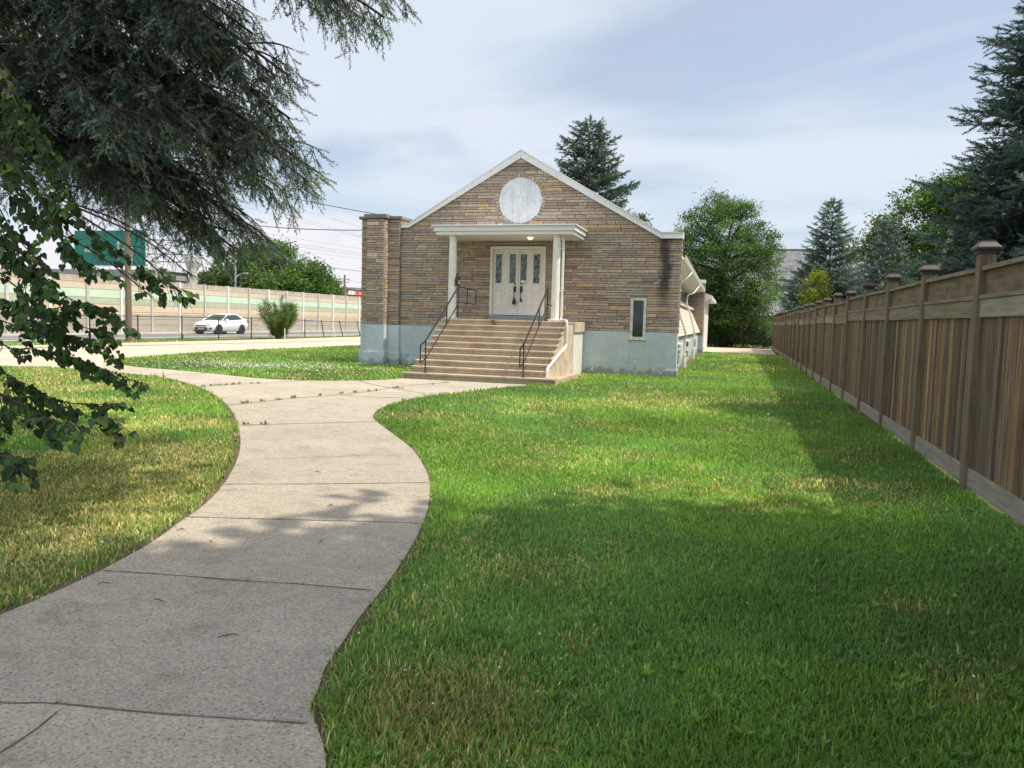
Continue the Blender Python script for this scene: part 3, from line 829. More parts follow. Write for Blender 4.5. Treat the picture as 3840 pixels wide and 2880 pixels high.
# soffit and eave gutter
sf = MB(); sf.raw([(x+SX(y), y, z) for y in (.345, 23.25) for x, z in ((-.62, 3.49), (-1.45, 3.33), (-1.45, 3.37), (-.62, 3.53))], [(0, 1, 5, 4), (1, 2, 6, 5), (2, 3, 7, 6), (3, 0, 4, 7), (0, 1, 2, 3), (4, 5, 6, 7)])
sf.build('soffit', MT['soffit'], B)
gt = MB(); prof = [(-.475, 3.40), (-.38, 3.42), (-.345, 3.56), (-.36, 3.565), (-.40, 3.45), (-.46, 3.44), (-.46, 3.56), (-.475, 3.56)]
gt.prism(prof, lambda p, t: (p[0]-.13+SX(t)*1.25, t, p[1]+.07), .35, 23.3)
gt.build('gutter', MT['gutter'], B)
def downspout(pts, r=.042, low=None):
    d = MB(); d.tube(crom(pts, 5), r, 8)
    o = d.build('downspout', MT['gutter'], B, smooth=False)
    if low:
        q = MB(); q.lathe((low[0], low[1], -.05), (0, 0, 1), [(.075, 0), (.075, low[2]), (.085, low[2]), (.085, low[2]+.05), (.03, low[2]+.06)], 14)
        q.build('drain_pipe', MT['white_paint'], o, smooth=False)
downspout([(-.60, 5.6, 3.49), (-.64, 5.5, 3.36), (-.95, 5.1, 3.06), (-1.12, 4.95, 2.95), (-1.14, 4.95, 2.5), (-1.02, 5.2, 2.2), (-.74, 6.2, 1.22), (-.76, 6.3, 1.0), (-.76, 6.3, .3)], low=(-.76, 6.3, .45))
downspout([(-.70, 14.5, 3.47), (-.76, 14.4, 3.33), (-.95, 14.0, 3.05), (-1.18, 13.8, 2.92), (-1.2, 13.8, 2.5), (-1.08, 13.9, 2.2), (-.83, 14.3, 1.22), (-.85, 14.3, 1.0), (-.85, 14.3, .3)], low=(-.85, 14.3, .45))
# basement windows
for y in (3.6, 9.6, 17.0):
    f_ = MB(); s_ = SX(y); f_.box(-.865+s_, -.80+s_, y, y+1.35, .12, .84)
    w_ = f_.build('basement_window', MT['old_frame'], B)
    p_ = MB(); p_.box(-.799+s_, -.792+s_, y+.08, y+1.27, .2, .76); p_.build('pane', MT['dark_glass'], w_)
    h_ = MB(); h_.box(-.865+s_, -.72+s_, y-.05, y+1.4, .845, .90); h_.build('hood', MT['white_paint'], w_)
# rear pier and rear wing
rp_ = MB(); rp_.box(-1.7, -.81, 23.3, 23.75, .95, 4.0); RP = rp_.build('rear_pier', MT['mortar'], B)
rr_ = MB(); rq = np.random.default_rng(3)
stone_wall(rr_, lambda s, z, d: (s, 23.3-d, z), .955, 3.98, lambda z: (-1.7, -.81), rq, lmax=.6)
stone_wall(rr_, lambda s, z, d: (-.81+d, s, z), .955, 3.98, lambda z: (23.3, 23.75), rq, lmin=.1, lmax=.3)
rr_.build('stonework', MT['stone'], RP, vcol=True)
q_ = MB(); q_.box(-1.75, -.77, 23.24, 23.8, 4.003, 4.2); q_.build('cap', MT['white_metal'], RP)
q_ = MB(); q_.box(-1.7, -.79, 23.27, 23.77, -.2, .948); q_.build('painted_base', MT['blue_paint'], RP)
rw = MB(); rw.box(-10.1, -.9, 23.75, 34, -.2, 3.1); rw.build('rear_wing', MT['soffit'], B)
q_ = MB(); q_.prism([(-10.5, 3.1), (-.40, 3.1), (-.40, 3.3), (-1.4, 3.72), (-9.5, 3.72), (-10.5, 3.3)], lambda p, t: (p[0], t, p[1]), 23.9, 34.2)
q_.build('rear_roof', MT['white_metal'], B)
downspout([(-.40, 24.4, 3.3), (-.42, 24.4, 3.15), (-.72, 24.2, 2.85), (-.80, 24.1, 2.7), (-.80, 24.05, 1.5), (-.80, 24.05, .2)], low=(-.80, 24.05, .3))

# window at the right of the facade
wf = MB()
for b_ in ((-2.02, -1.935, 1.10, 2.32), (-1.625, -1.54, 1.10, 2.32), (-1.935, -1.625, 2.245, 2.32), (-1.935, -1.625, 1.10, 1.16)):
    wf.box(b_[0], b_[1], -.055, .10, b_[2], b_[3])
wf.box(-2.05, -1.51, -.085, .05, 1.06, 1.098)
WN = wf.build('window', MT['old_frame'], B, bevel=.006)
p_ = MB(); p_.box(-1.936, -1.624, .02, .05, 1.16, 2.246); p_.build('pane', MT['dark_glass'], WN)

# double door with frame
df = MB()
df.box(DX0+.004, DX0+.085, -.05, .2, 1.70, DZ1-.005); df.box(DX1-.085, DX1-.004, -.05, .2, 1.70, DZ1-.005); df.box(DX0+.004, DX1-.004, -.052, .2, DZ1-.085, DZ1-.003)
df.build('door_frame', MT['cream_paint'], B, bevel=.006)
th = MB(); th.box(DX0-.01, DX1+.01, -.10, .2, 1.556, 1.63); th.box(DX0, DX1, -.06, .2, 1.632, 1.70)
th.build('threshold', mat_noise('grey_threshold', (.25, .27, .27), (.36, .38, .38), 5, .7), B, bevel=.006)
for sgn, (xa, xb) in ((-1, (DX0+.09, AX-.004)), (1, (AX+.004, DX1-.09))):
    d_ = MB(); d_.box(xa, xb, .02, .07, 1.715, DZ1-.09)
    door = d_.build('door', MT['door_paint'], B, bevel=.004)
    mid = (xa+xb)/2
    pn_x = ((xa+.085, xa+.285), (xb-.285, xb-.085)) if sgn < 0 else ((xa+.06, xa+.26), (xb-.31, xb-.11))
    mo = MB(); pa = MB()
    for (pa0, pa1) in pn_x:
        pa.box(pa0, pa1, .008, .022, 2.71, 3.61)
        for (a0, a1, b0, b1) in ((pa0-.03, pa1+.03, 3.61, 3.64), (pa0-.03, pa1+.03, 2.68, 2.71), (pa0-.03, pa0, 2.71, 3.61), (pa1, pa1+.03, 2.71, 3.61)):
            mo.box(a0, a1, -.002, .03, b0, b1)
        for (a0, a1, b0, b1) in ((pa0-.02, pa1+.02, 2.49, 2.505), (pa0-.02, pa1+.02, 1.95, 1.965), (pa0-.02, pa0-.005, 1.965, 2.49), (pa1+.005, pa1+.02, 1.965, 2.49)):
            mo.box(a0, a1, .008, .03, b0, b1)
        pa_o = MB(); pa_o.box(pa0, pa1, .008, .018, 2.71, 3.61); pa_o.build('pane', MT['pane'], door)
    mo.build('moulding', MT['cream_paint'], door, bevel=.004)
    hx = xb-.10 if sgn < 0 else xa+.10
    h_ = MB()
    h_.lathe((hx, .02, 2.695), (0, -1, 0), [(.032, 0), (.032, .02), (.02, .03)], 12)
    h_.box(hx-.035, hx+.035, -.012, .02, 2.43, 2.62)
    h_.tube(crom([(hx, .01, 2.56), (hx, -.06, 2.52), (hx, -.065, 2.36), (hx, -.06, 2.22), (hx, .012, 2.18)], 4), .013, 8)
    h_.box(hx-.028, hx+.028, -.008, .02, 2.13, 2.23)
    h_.build('handle', MT['black_iron'], door)
    if sgn < 0:
        k_ = MB(); k_.box(hx-.055, hx+.055, -.075, -.02, 2.05, 2.17)
        k_.tube(crom([(hx-.03, -.05, 2.165), (hx-.03, -.05, 2.23), (hx, -.05, 2.27), (hx+.03, -.05, 2.23), (hx+.03, -.05, 2.165)], 4), .008, 8)
        tag(k_.build('key_box', MT['black_plastic'], door, bevel=.008))
    else:
        n_ = MB(); n_.box(pn_x[0][0]+.02, pn_x[0][1]-.02, .004, .0075, 2.73, 2.80); n_.build('notice', MT['white_metal'], door)

# porch canopy
cn = MB()
cn.box(-7.66, -3.49, -1.68, -.04, 4.03, 4.13); cn.box(-7.71, -3.44, -1.73, -.04, 4.132, 4.27); cn.box(-7.77, -3.39, -1.79, -.04, 4.272, 4.305)
CN = cn.build('canopy', MT['white_metal'], B, bevel=.006)
so = MB()
xs = np.arange(-7.60, -3.56, .2)
for x in xs: so.box(x, min(x+.192, -3.55), -1.62, -.045, 4.018, 4.028)
so.build('soffit', MT['soffit'], CN)
lp = MB(); lp.lathe((-4.93, -1.0, 4.016), (0, 0, -1), [(.09, 0), (.09, .02), (.075, .05), (.03, .07)], 20)
lp.build('porch_lamp', MT['lamp'], CN, smooth=True)
fx = MB(); fx.box(-5.95, -5.82, -1.5, -1.4, 4.306, 4.34); fx.box(-5.80, -5.70, -1.5, -1.35, 4.306, 4.36); fx.build('roof_fixture', MT['white_metal'], CN)
for cx_ in (-7.175, -4.0):
    c_ = MB(); c_.lathe((cx_, -1.5, 1.6), (0, 0, 1), [(.125, 0), (.122, .8), (.11, 2.30), (.11, 2.416)], 28)
    co = c_.build('column', MT['white_paint'], B, smooth=False)
    co.data.shade_smooth()
    md = co.modifiers.new('es', 'EDGE_SPLIT'); md.split_angle = rad(40)
    b_ = MB(); b_.box(cx_-.17, cx_+.17, -1.67, -1.33, 1.557, 1.61); b_.build('base', MT['white_paint'], co, bevel=.01)
# downspout on the right column and down the stair side
ds = MB()
ds.tube([(-3.815, -1.48, 4.02), (-3.815, -1.48, 1.72)]+crom([(-3.815, -1.48, 1.72), (-3.80, -1.55, 1.60), (-3.6, -2.2, 1.585), (-3.42, -2.72, 1.58), (-3.36, -2.83, 1.50), (-3.36, -2.83, .95)], 5)[1:]+[(-3.36, -2.87, .88), (-3.37, -4.85, .40), (-3.37, -4.93, .33), (-3.37, -4.95, .17)], .038, 8)
dso = ds.build('downspout', MT['white_paint'], B)
for z in (3.62, 2.4):
    cl = MB(); cl.box(-3.93, -3.76, -1.53, -1.515, z, z+.03); cl.build('bracket', MT['white_metal'], dso)

# landing slab, pier under it, steps
sl = MB(); sl.box(-7.47, -3.37, -1.62, -.04, 1.25, 1.552)
sl.build('landing_slab', MT['cheek'], B, bevel=.012)
pr_ = MB(); pr_.box(-7.4, -3.42, -1.56, -.04, -.2, 1.248); pr_.build('landing_pier', MT['white_paint'], B)
NR = 10; RZ = .1557
prof = []
def nose(y, z): return [(y+.035, z-.062), (y+.004, z-.056), (y-.002, z-.045), (y, z-.012), (y+.012, z)]
prof = [(-5.17, -.2), (-5.17, RZ-.06)]
yk = [-5.2+.2705*k_ for k_ in range(NR)]
for k_ in range(NR):
    z = RZ*(k_+1); y = yk[k_]
    if k_: prof.append((y+.035, RZ*k_+.0))
    prof += nose(y, z)
def stairs(mb, prof, xa, xb):
    p2 = prof+[(-1.6, RZ*NR), (-1.6, -.2)]
    mb.prism(p2, lambda p, t: (t, p[0], p[1]), xa, xb)
sp = MB()
# treads as separate slabs on a solid flight
for k_ in range(NR):
    z = RZ*(k_+1); y = yk[k_]; back = yk[k_+1]+.06 if k_ < NR-1 else -1.625
    xa, xb = (-7.13, -3.12) if k_ == 0 else (-7.0, -3.40)
    pf = [(y+.012, z), (y, z-.012), (y-.001, z-.045), (y+.006, z-.055), (y+.035, z-.06), (back, z-.06), (back, z)]
    sp.prism(pf, lambda p, t: (t, p[0], p[1]), xa, xb)
SP = sp.build('steps', MT['step'], B)
rs_ = MB()
for k_ in range(NR):
    z = RZ*(k_+1); y = yk[k_]; back = yk[k_+1]+.04 if k_ < NR-1 else -1.63
    xa, xb = (-7.08, -3.17) if k_ == 0 else (-6.97, -3.46)
    rs_.box(xa, xb, y+.036, -1.63, RZ*k_-(.2 if k_ == 0 else .0), z-.0605)
rs_.build('riser', MT['step'], SP)
ck = MB(); cpf = [(-4.9, -.2), (-4.9, .10)]
for k_ in range(1, NR):
    cpf += [(yk[k_]+.05, RZ*k_+.02), (yk[k_]+.07, RZ*(k_+1)-.065)]
cpf += [(-1.63, RZ*NR-.065), (-1.63, -.2)]
ck.prism(cpf, lambda p, t: (t, p[0], p[1]), -3.459, -3.415)
ck.build('cheek_wall', MT['cheek'], B)
rs2 = MB(); rs2.prism([(-5.50, 1.41), (-5.40, 1.41), (-5.43, 1.556), (-5.54, 1.55)], lambda p, t: (p[0], t, p[1]), yk[9]-.0035, yk[9]-.002)
rs2.build('rust_stain', mat_noise('rust_stain', (.22, .07, .04), (.32, .14, .09), 30, .95), SP)

# handrails
def railing(x, left):
    r = MB(); s = .026
    y0, z0 = -5.08, RZ
    top = [(-5.08, .98), (-2.72, 2.46)]; low = [(-5.08, .50), (-2.72, 1.96)]
    r.bar((x, y0, z0-.03), (x, y0, .98), s); r.bar((x, -2.72, 1.556), (x, -2.72, 2.46), s)
    yi = -3.62; zt = .98+(yi+5.08)*(2.46-.98)/2.36; zl = .50+(yi+5.08)*1.46/2.36
    r.bar((x, yi, zl), (x, yi, zt), s)
    r.bar((x, -5.08, .98), (x, -2.72, 2.46), .034, .03); r.bar((x, -5.08, .50), (x, -2.72, 1.96), .022)
    # drop end in front of the first post
    dx = -.11 if left else -.07
    r.bar((x, -5.08, .98), (x+dx, -5.16, .86), .03); r.bar((x+dx, -5.16, .86), (x+dx, -5.16, .40), s)
    r.bar((x+dx, -5.16, .40), (x, -5.08, .52), .02)
    if left:
        r.bar((x, -2.72, 2.46), (x+.53, -2.72, 2.36), .03); r.bar((x+.53, -2.72, 2.36), (x+.53, -2.72, 1.97), s)
        r.bar((x, -2.72, 2.02), (x+.53, -2.72, 1.97), .02); r.bar((x+.27, -2.72, 2.0), (x+.27, -2.72, 2.41), .02)
    else:
        r.bar((x, -2.72, 2.44), (x+.08, -2.66, 2.43), .02); r.bar((x, -2.72, 2.0), (x+.1, -2.62, 1.98), .02)
    o = r.build('railing', MT['black_iron'], B)
    f = MB(); f.lathe((x, y0, RZ+.0005), (0, 0, 1), [(.06, 0), (.06, .006)], 12)
    f.build('foot_plate', mat_noise('rusty_plate', (.12, .05, .03), (.22, .10, .06), 20, .9), o)
railing(-6.535, True); railing(-3.94, False)

# mailbox fixed on the left column: a thing of its own
mbx = thing('mailbox', 'small dark green mailbox strapped to the left porch column', 'mailbox', (-7.02, -1.52, 2.55))
q_ = MB(); q_.prism([(-1.60, 2.53), (-1.60, 2.72), (-1.55, 2.80), (-1.42, 2.80), (-1.42, 2.53)], lambda p, t: (t, p[0], p[1]), -7.055, -6.955)
q_.build('box', MT['mailbox'], mbx, bevel=.005)
q_ = MB(); q_.tube(crom([(-7.0, -1.5, 2.80), (-7.04, -1.5, 2.86), (-7.0, -1.5, 2.90), (-6.96, -1.5, 2.90)], 4), .018, 8); q_.build('flag', MT['black_plastic'], mbx)
q_ = MB(); q_.box(-6.9545, -6.953, -1.57, -1.46, 2.58, 2.70); q_.build('label_plate', MT['white_metal'], mbx)

# ------------------------------------------------------------------ wooden fence on the right
WFX = lambda y: 3.47+.0043*y
FN = thing('wooden_fence', 'tall weathered brown wooden privacy fence with capped posts along the right side of the lawn', 'fence', (3.45, 0, 0))
FPAL = [((.215, .150, .098), 5), ((.255, .165, .092), 4), ((.33, .195, .088), 2), ((.14, .112, .088), 3), ((.175, .14, .108), 3), ((.36, .23, .115), 1)]
fw_ = np.cumsum([w for _, w in FPAL]); fw_ = fw_/fw_[-1]
rf_ = np.random.default_rng(21)
first = None
posts_y = [-14.92+2.445*k_ for k_ in range(-4, 21)]
PH = 2.33
for y in posts_y:
    x = WFX(y); hh = PH+rf_.uniform(-.03, .03)
    if first is None or True:
        p_ = MB(); tl = rf_.uniform(-.008, .008)
        p_.raw([(x-.085+tl*zz/2+sx*.145, y-.07+sy*.14, zz) for zz in (-.1, hh) for sy in (0, 1) for sx in (0, 1)], [(0, 2, 3, 1), (4, 5, 7, 6), (0, 1, 5, 4), (2, 6, 7, 3), (0, 4, 6, 2), (1, 3, 7, 5)])
        po = p_.build('post', MT['post_wood'], FN, bevel=.008)
        c_ = MB(); cxm = x-.0125
        c_.box(cxm-.085, cxm+.085, y-.085, y+.085, hh-.035, hh+.005)
        c_.raw([(cxm+sx*a, y+sy*a, z) for a, z in ((.112, hh+.005), (.112, hh+.03), (.065, hh+.085), (.065, hh+.098)) for sx, sy in ((-1, -1), (1, -1), (1, 1), (-1, 1))],
               [(3, 2, 1, 0)]+[(i*4+k2, i*4+(k2+1) % 4, i*4+4+(k2+1) % 4, i*4+4+k2) for i in range(3) for k2 in range(4)]+[(12, 13, 14, 15)])
        c_.build('post_cap', MT['cap_brown'], po, bevel=.004)
for ya, yb in zip(posts_y[:-1], posts_y[1:]):
    y0, y1 = ya+.07, yb-.07
    pk = MB(); y = y0; warm = rf_.uniform(-.3, .6)
    while y < y1-.01:
        w = rf_.choice([.088, .09, .092, .14]); ye = min(y+w, y1)
        pz = fw_**(1.0 if warm < .2 else .75)
        c = FPAL[min(int(np.searchsorted(pz, rf_.random())), 5)][0]; kk = rf_.uniform(.62, 1.25); c = tuple(v*kk for v in c)
        dx = rf_.uniform(-.004, .004); x = WFX(y)
        pk.raw([(WFX(yy)+dx+xo, yy, zz) for zz in (.14, 1.73) for xo in (-.016, .016) for yy in (y+.004, ye-.004)], [(0, 2, 3, 1), (4, 5, 7, 6), (0, 1, 5, 4), (2, 6, 7, 3), (0, 4, 6, 2), (1, 3, 7, 5)], c)
        y = ye
    zo = rf_.uniform(-.025, .025)
    pk.raw([(WFX(yy)+xo, yy, zz) for zz in (.15, 1.72) for xo in (.022, .034) for yy in (y0, y1)], [(0, 2, 3, 1), (4, 5, 7, 6), (0, 1, 5, 4), (2, 6, 7, 3), (0, 4, 6, 2), (1, 3, 7, 5)], (.05, .04, .03))
    P_ = pk.build('panel', MT['fence_wood'], FN, vcol=True)
    def board(name, z0_, z1_, x0_, x1_, mat, dz=0.0):
        b_ = MB(); b_.raw([(WFX(yy)+xo, yy, zz+(dz if yy == y1 else 0)) for zz in (z0_, z1_) for xo in (x0_, x1_) for yy in (y0, y1)], [(0, 2, 3, 1), (4, 5, 7, 6), (0, 1, 5, 4), (2, 6, 7, 3), (0, 4, 6, 2), (1, 3, 7, 5)])
        b_.build(name, mat, P_, bevel=.004)
    dz = rf_.uniform(-.02, .02)
    board('kickboard', .015, .20, -.050, -.0175, MT['kick_wood'])
    board('middle_board', 1.70+zo, 1.875+zo, -.052, -.018, MT['kick_wood'] if rf_.random() < .5 else MT['rail_wood'], dz)
    board('middle_rail', 1.878+zo, 1.918+zo, -.065, .03, MT['rail_wood'], dz)
    board('upper_board', 1.92+zo, 2.155+zo, -.016, .012, MT['board_wood'], dz)
    board('top_rail', 2.157+zo, 2.20+zo, -.06, .045, MT['rail_wood'], dz)
# ------------------------------------------------------------------ sound barrier beyond the road
SW = thing('sound_barrier_wall', 'long concrete sound barrier wall with tan, mint and peach bands beyond the road', 'wall', (-37.2, 30, 0))
rb = np.random.default_rng(31)
wy = [15.28+2.752*k_ for k_ in range(-18, 27)]
for i, y in enumerate(wy):
    p_ = MB(); p_.box(-37.25, -36.98, y-.085, y+.085, -.1, 3.60)
    p_.build('post', MT['conc_post'] if i % 2 else MT['conc_grey'], SW)
for ya, yb in zip(wy[:-1], wy[1:]):
    p_ = MB(); p_.box(-37.24, -37.08, ya+.086, yb-.086, -.1, 3.57)
    p_.build('panel', MT['bands'], SW)

# ------------------------------------------------------------------ chain link fence along the road
CF = thing('chain_link_fence', 'low chain link fence on dark posts, sagging at its far end, between driveway and road', 'fence', (-28.3, 15, 0))
cy = [-14, -10.3, -6.7, -3.2, .2, 3.3, 6.46, 9.56, 12.86, 16.06, 19.3, 22.4, 25.67, 28.4, 31.3, 34.2, 37.2, 40.2, 43.2, 46.2]
ct = [1.27]*11+[1.22, 1.19, 1.12, 1.12, 1.10]+[1.15]*4
cl_ = [0]*13+[-.42, -.60, -.55]+[-.2]*4          # lean of the tops along the fence
for y, z, l_ in zip(cy, ct, cl_):
    p_ = MB(); p_.tube([(-28.3, y, -.1), (-28.3, y+l_, z+.02)], .032, 8); po = p_.build('post', MT['chain_post'], CF)
    c_ = MB(); c_.lathe((-28.3, y+l_, z+.02), (0, 0, 1), [(.04, 0), (.04, .02), (.015, .045)], 10); c_.build('post_cap', MT['chain_post'], po)
tr = MB(); tr.tube([(-28.3, y+l_, z-.02) for y, z, l_ in zip(cy, ct, cl_)], .022, 6); tr.build('top_rail', MT['chain_post'], CF)
# wire fabric: crossing strands
topz = lambda y: float(np.interp(y, [a+b for a, b in zip(cy, cl_)], ct))-.03
SV = []; SFc = []
for s_ in (1, -1):
    for y in np.arange(-14, 46, .085):
        y1 = y+s_*1.2
        if not (-14 <= y1 <= 46): continue
        z1 = topz(y1); w = .0028
        d = np.array([s_*1.2, z1-.03]); nn = np.array([-d[1], d[0]])/np.linalg.norm(d)*w
        i = len(SV); xo = -28.335+.004*s_
        SV += [(xo, y+nn[0], .03+nn[1]), (xo, y-nn[0], .03-nn[1]), (xo, y1-nn[0], z1-nn[1]), (xo, y1+nn[0], z1+nn[1])]
        SFc.append((i, i+1, i+2, i+3))
np_mesh('wire_mesh', np.array(SV), np.array(SFc), MT['chain_wire'], CF)

# ------------------------------------------------------------------ poles and wires
def pole(name, label, cat, x, y, h, r0, r1, mat):
    t = thing(name, label, cat, (x, y, 0))
    p_ = MB(); p_.tube([(x, y, -.2), (x, y, h*.5), (x, y, h)], [r0, (r0+r1)/2, r1], 14)
    p_.build('shaft', mat, t, smooth=False)
    return t
P1 = pole('utility_pole', 'brown wooden utility pole standing just in front of the chain link fence', 'utility pole', -27.55, 8.1, 9.8, .155, .11, MT['pole_wood'])
a_ = MB(); a_.box(-28.5, -26.6, 8.0-.17, 8.0-.06, 9.2, 9.31); a_.build('crossarm', MT['pole_wood'], P1)
for x in (-28.4, -27.9, -27.2, -26.7):
    i_ = MB(); i_.lathe((x, 7.885, 9.31), (0, 0, 1), [(.03, 0), (.05, .04), (.035, .08), (.05, .12), (.02, .16)], 10); i_.build('insulator', MT['conc_grey'], P1)
P3 = pole('utility_pole', 'thin grey pole with small crossarms in front of the red shop banner', 'utility pole', -41, 55.35, 6.1, .13, .1, MT['grey_bark'])
for z in (5.62, 5.33):
    a_ = MB(); a_.box(-41.05, -40.95, 54.3, 56.5, z-.04, z+.04); a_.build('crossarm', MT['grey_bark'], P3)
P2 = pole('street_lamp', 'slim grey street lamp with one curved arm in front of the big round tree', 'street lamp', -41, 35.57, 6.3, .10, .07, MT['galv'])
a_ = MB(); a_.tube(crom([(-41, 35.57, 4.6), (-40.9, 36.0, 4.9), (-40.8, 36.5, 5.05), (-40.7, 36.95, 5.06)], 4), .03, 8); a_.build('arm', MT['galv'], P2)
a_ = MB(); a_.prism([(36.8, 5.0), (37.4, 5.02), (37.4, 5.10), (36.85, 5.14)], lambda p, t: (t, p[0], p[1]), -40.82, -40.6); a_.build('lamp_head', MT['galv'], P2, bevel=.02)
pole('steel_pole', 'plain pale steel pole behind the barrier wall left of the concrete gantry column', 'pole', -41, 25.88, 6.4, .12, .09, MT['conc_grey'])

def wire(pts, r, label, sag=0, twist=False):
    a, b = Vector(pts[0]), Vector(pts[1]); n = 40 if twist else 24; P = []
    for i in range(n+1):
        t = i/n; p = a.lerp(b, t); p.z -= sag*4*t*(1-t)
        P.append(p)
    w = MB(); w.tube(P, r, 5)
    if twist:
        L_ = (b-a).length; m = int(L_/.18); Q = []
        for i in range(m*4+1):
            t = i/(m*4); p = a.lerp(b, t); p.z -= sag*4*t*(1-t); an = i*math.pi/2
            Q.append(p+Vector((.02*math.sin(an), 0, .02*math.cos(an))))
        w.tube(Q, r*.8, 4)
    o = w.build('overhead_wire', MT['wire'], None)
    tag(o, label, 'wire', 'overhead wires along the road')
wire([(-27.5, 8.1, 9.0), (-.62, -.02, 3.74)], .013, 'thick black service wire sloping down across the pilaster, porch and brick facade', sag=.62)
wire([(-27.5, 8.1, 6.75), (-10.87, 2.3, 4.66)], .011, 'twisted black cable running nearly level to the left edge of the pilaster', sag=.42, twist=True)
WL = [((8.84, 8.75), .0055, 'topmost thin wire in the sky between spruce and pilaster'),
      ((8.32, 8.03), .0055, 'thin wire second from the top crossing the cumulus cloud'),
      ((8.03, 7.96), .0055, 'thin wire just above the twisted cable, third from the top'),
      ((6.72, 7.09), .0055, 'thin wire just under the twisted cable'),
      ((6.36, 6.76), .008, 'upper one of the pair of wires above the round tree'),
      ((6.18, 6.58), .008, 'lower one of the pair of wires above the round tree'),
      ((5.91, 6.32), .004, 'faintest wire grazing the top of the round tree')]
for (za, zb_), r, lab in WL:
    s_ = (zb_-za)/13.2
    wire([(-27.5, 8.1, za-s_*11.6), (-27.5, 62, zb_+s_*29)], r, lab, sag=.25)
wire([(-40, 26, 6.45), (-40, 75, 7.1)], .022, 'heavy dark wire passing in front of the round tree crown', sag=.25)
wire([(-41, 33, 4.6), (-41, 55.35, 5.35)], .012, 'sagging wire across the lower leaves of the round tree', sag=.25)
wire([(-41, 55.35, 5.62), (-41, 85, 4.6)], .012, 'wire leaving the thin grey crossarm pole towards the pilaster', sag=.2)

# ------------------------------------------------------------------ gantry and road sign
G_ = thing('sign_gantry', 'grey concrete gantry column with a steel truss arm beyond the barrier wall', 'gantry', (-42.3, 31.6, 0))
p_ = MB(); p_.lathe((-42.3, 31.6, -.3), (0, 0, 1), [(.40, 0), (.40, 5.2), (.42, 5.4), (.60, 5.95), (.60, 6.3)], 28); p_.build('column', MT['conc_grey'], G_, smooth=False)
t_ = MB()
tA = Vector((-42.3, 31.6, 0)); tB = Vector((-52, 30.1, 0)); dv = tB-tA
for z in (5.62, 6.25, 7.4):
    t_.tube([tA+Vector((0, 0, z)), tB+Vector((0, 0, z))], .055, 8)
n_ = 9
for i in range(n_):
    a = tA+dv*(i/n_); b = tA+dv*((i+.5)/n_); c = tA+dv*((i+1)/n_)
    for z0_, z1_ in ((5.62, 6.25), (6.25, 7.4)):
        t_.tube([a+Vector((0, 0, z0_)), b+Vector((0, 0, z1_))], .035, 6); t_.tube([b+Vector((0, 0, z1_)), c+Vector((0, 0, z0_))], .035, 6)
t_.build('truss', MT['galv'], G_)
# green sign hung on the truss
HS = thing('highway_sign', 'large green highway sign with white split arrow and lettering hanging behind the spruce boughs', 'sign', (-48.6, 29.6, 5.2))
p_ = MB(); p_.box(-52.2, -45.2, 29.55, 29.65, 5.19, 8.0); PN = p_.build('panel', MT['green_sign'], HS)
b_ = MB(); b_.box(-52.25, -45.15, 29.53, 29.67, 5.12, 5.188); b_.build('bottom_rail', MT['galv'], HS)
ar = MB(); yy = 29.54
def stroke(pts, w):
    P = crom(pts, 6)
    for i in range(len(P)-1):
        a = np.array(P[i]); b = np.array(P[i+1]); d = b-a; d /= np.linalg.norm(d)+1e-9; nn = np.array([-d[1], d[0]])*w/2; e = d*w*.12
        ar.poly([(a[0]+nn[0]-e[0], yy, a[1]+nn[1]-e[1]), (a[0]-nn[0]-e[0], yy, a[1]-nn[1]-e[1]), (b[0]-nn[0]+e[0], yy, b[1]-nn[1]+e[1]), (b[0]+nn[0]+e[0], yy, b[1]+nn[1]+e[1])])
stroke([(-47.78, 5.55), (-47.78, 6.2), (-47.78, 6.9)], .17)
stroke([(-47.74, 5.75), (-47.68, 6.05), (-47.45, 6.38), (-47.1, 6.62)], .17)
ar.poly([(-47.22, yy, 6.80), (-47.02, yy, 6.45), (-46.88, yy, 6.74)])
ar.poly([(-47.98, yy, 6.85), (-47.58, yy, 6.85), (-47.78, yy, 7.15)])
stroke([(-46.45, 5.37), (-46.45, 5.9), (-46.45, 6.55)], .17)
ar.poly([(-46.65, yy, 6.5), (-46.25, yy, 6.5), (-46.45, yy, 6.8)])
ar.build('arrow', MT['sign_white'], HS, fix=False)
def text(body, size, M4, mat, parent, name, depth=.004, align='LEFT'):
    cu = bpy.data.curves.new(name, 'FONT'); cu.body = body; cu.size = size; cu.extrude = depth; cu.align_x = align; cu.resolution_u = 3
    o = bpy.data.objects.new(name, cu); COL.objects.link(o)
    dg = bpy.context.evaluated_depsgraph_get(); dg.update()
    me = bpy.data.meshes.new_from_object(o.evaluated_get(dg))
    bpy.data.objects.remove(o); bpy.data.curves.remove(cu)
    me.transform(Matrix.Translation(-base_of(parent)) @ M4)
    me.name = name; me.materials.clear()
    return link_mesh(name, me, mat, parent)
RX = Matrix.Rotation(rad(90), 4, 'X')
text("ess", .62, Matrix.Translation((-51.2, 29.54, 6.25)) @ RX, MT['sign_white'], HS, 'legend')

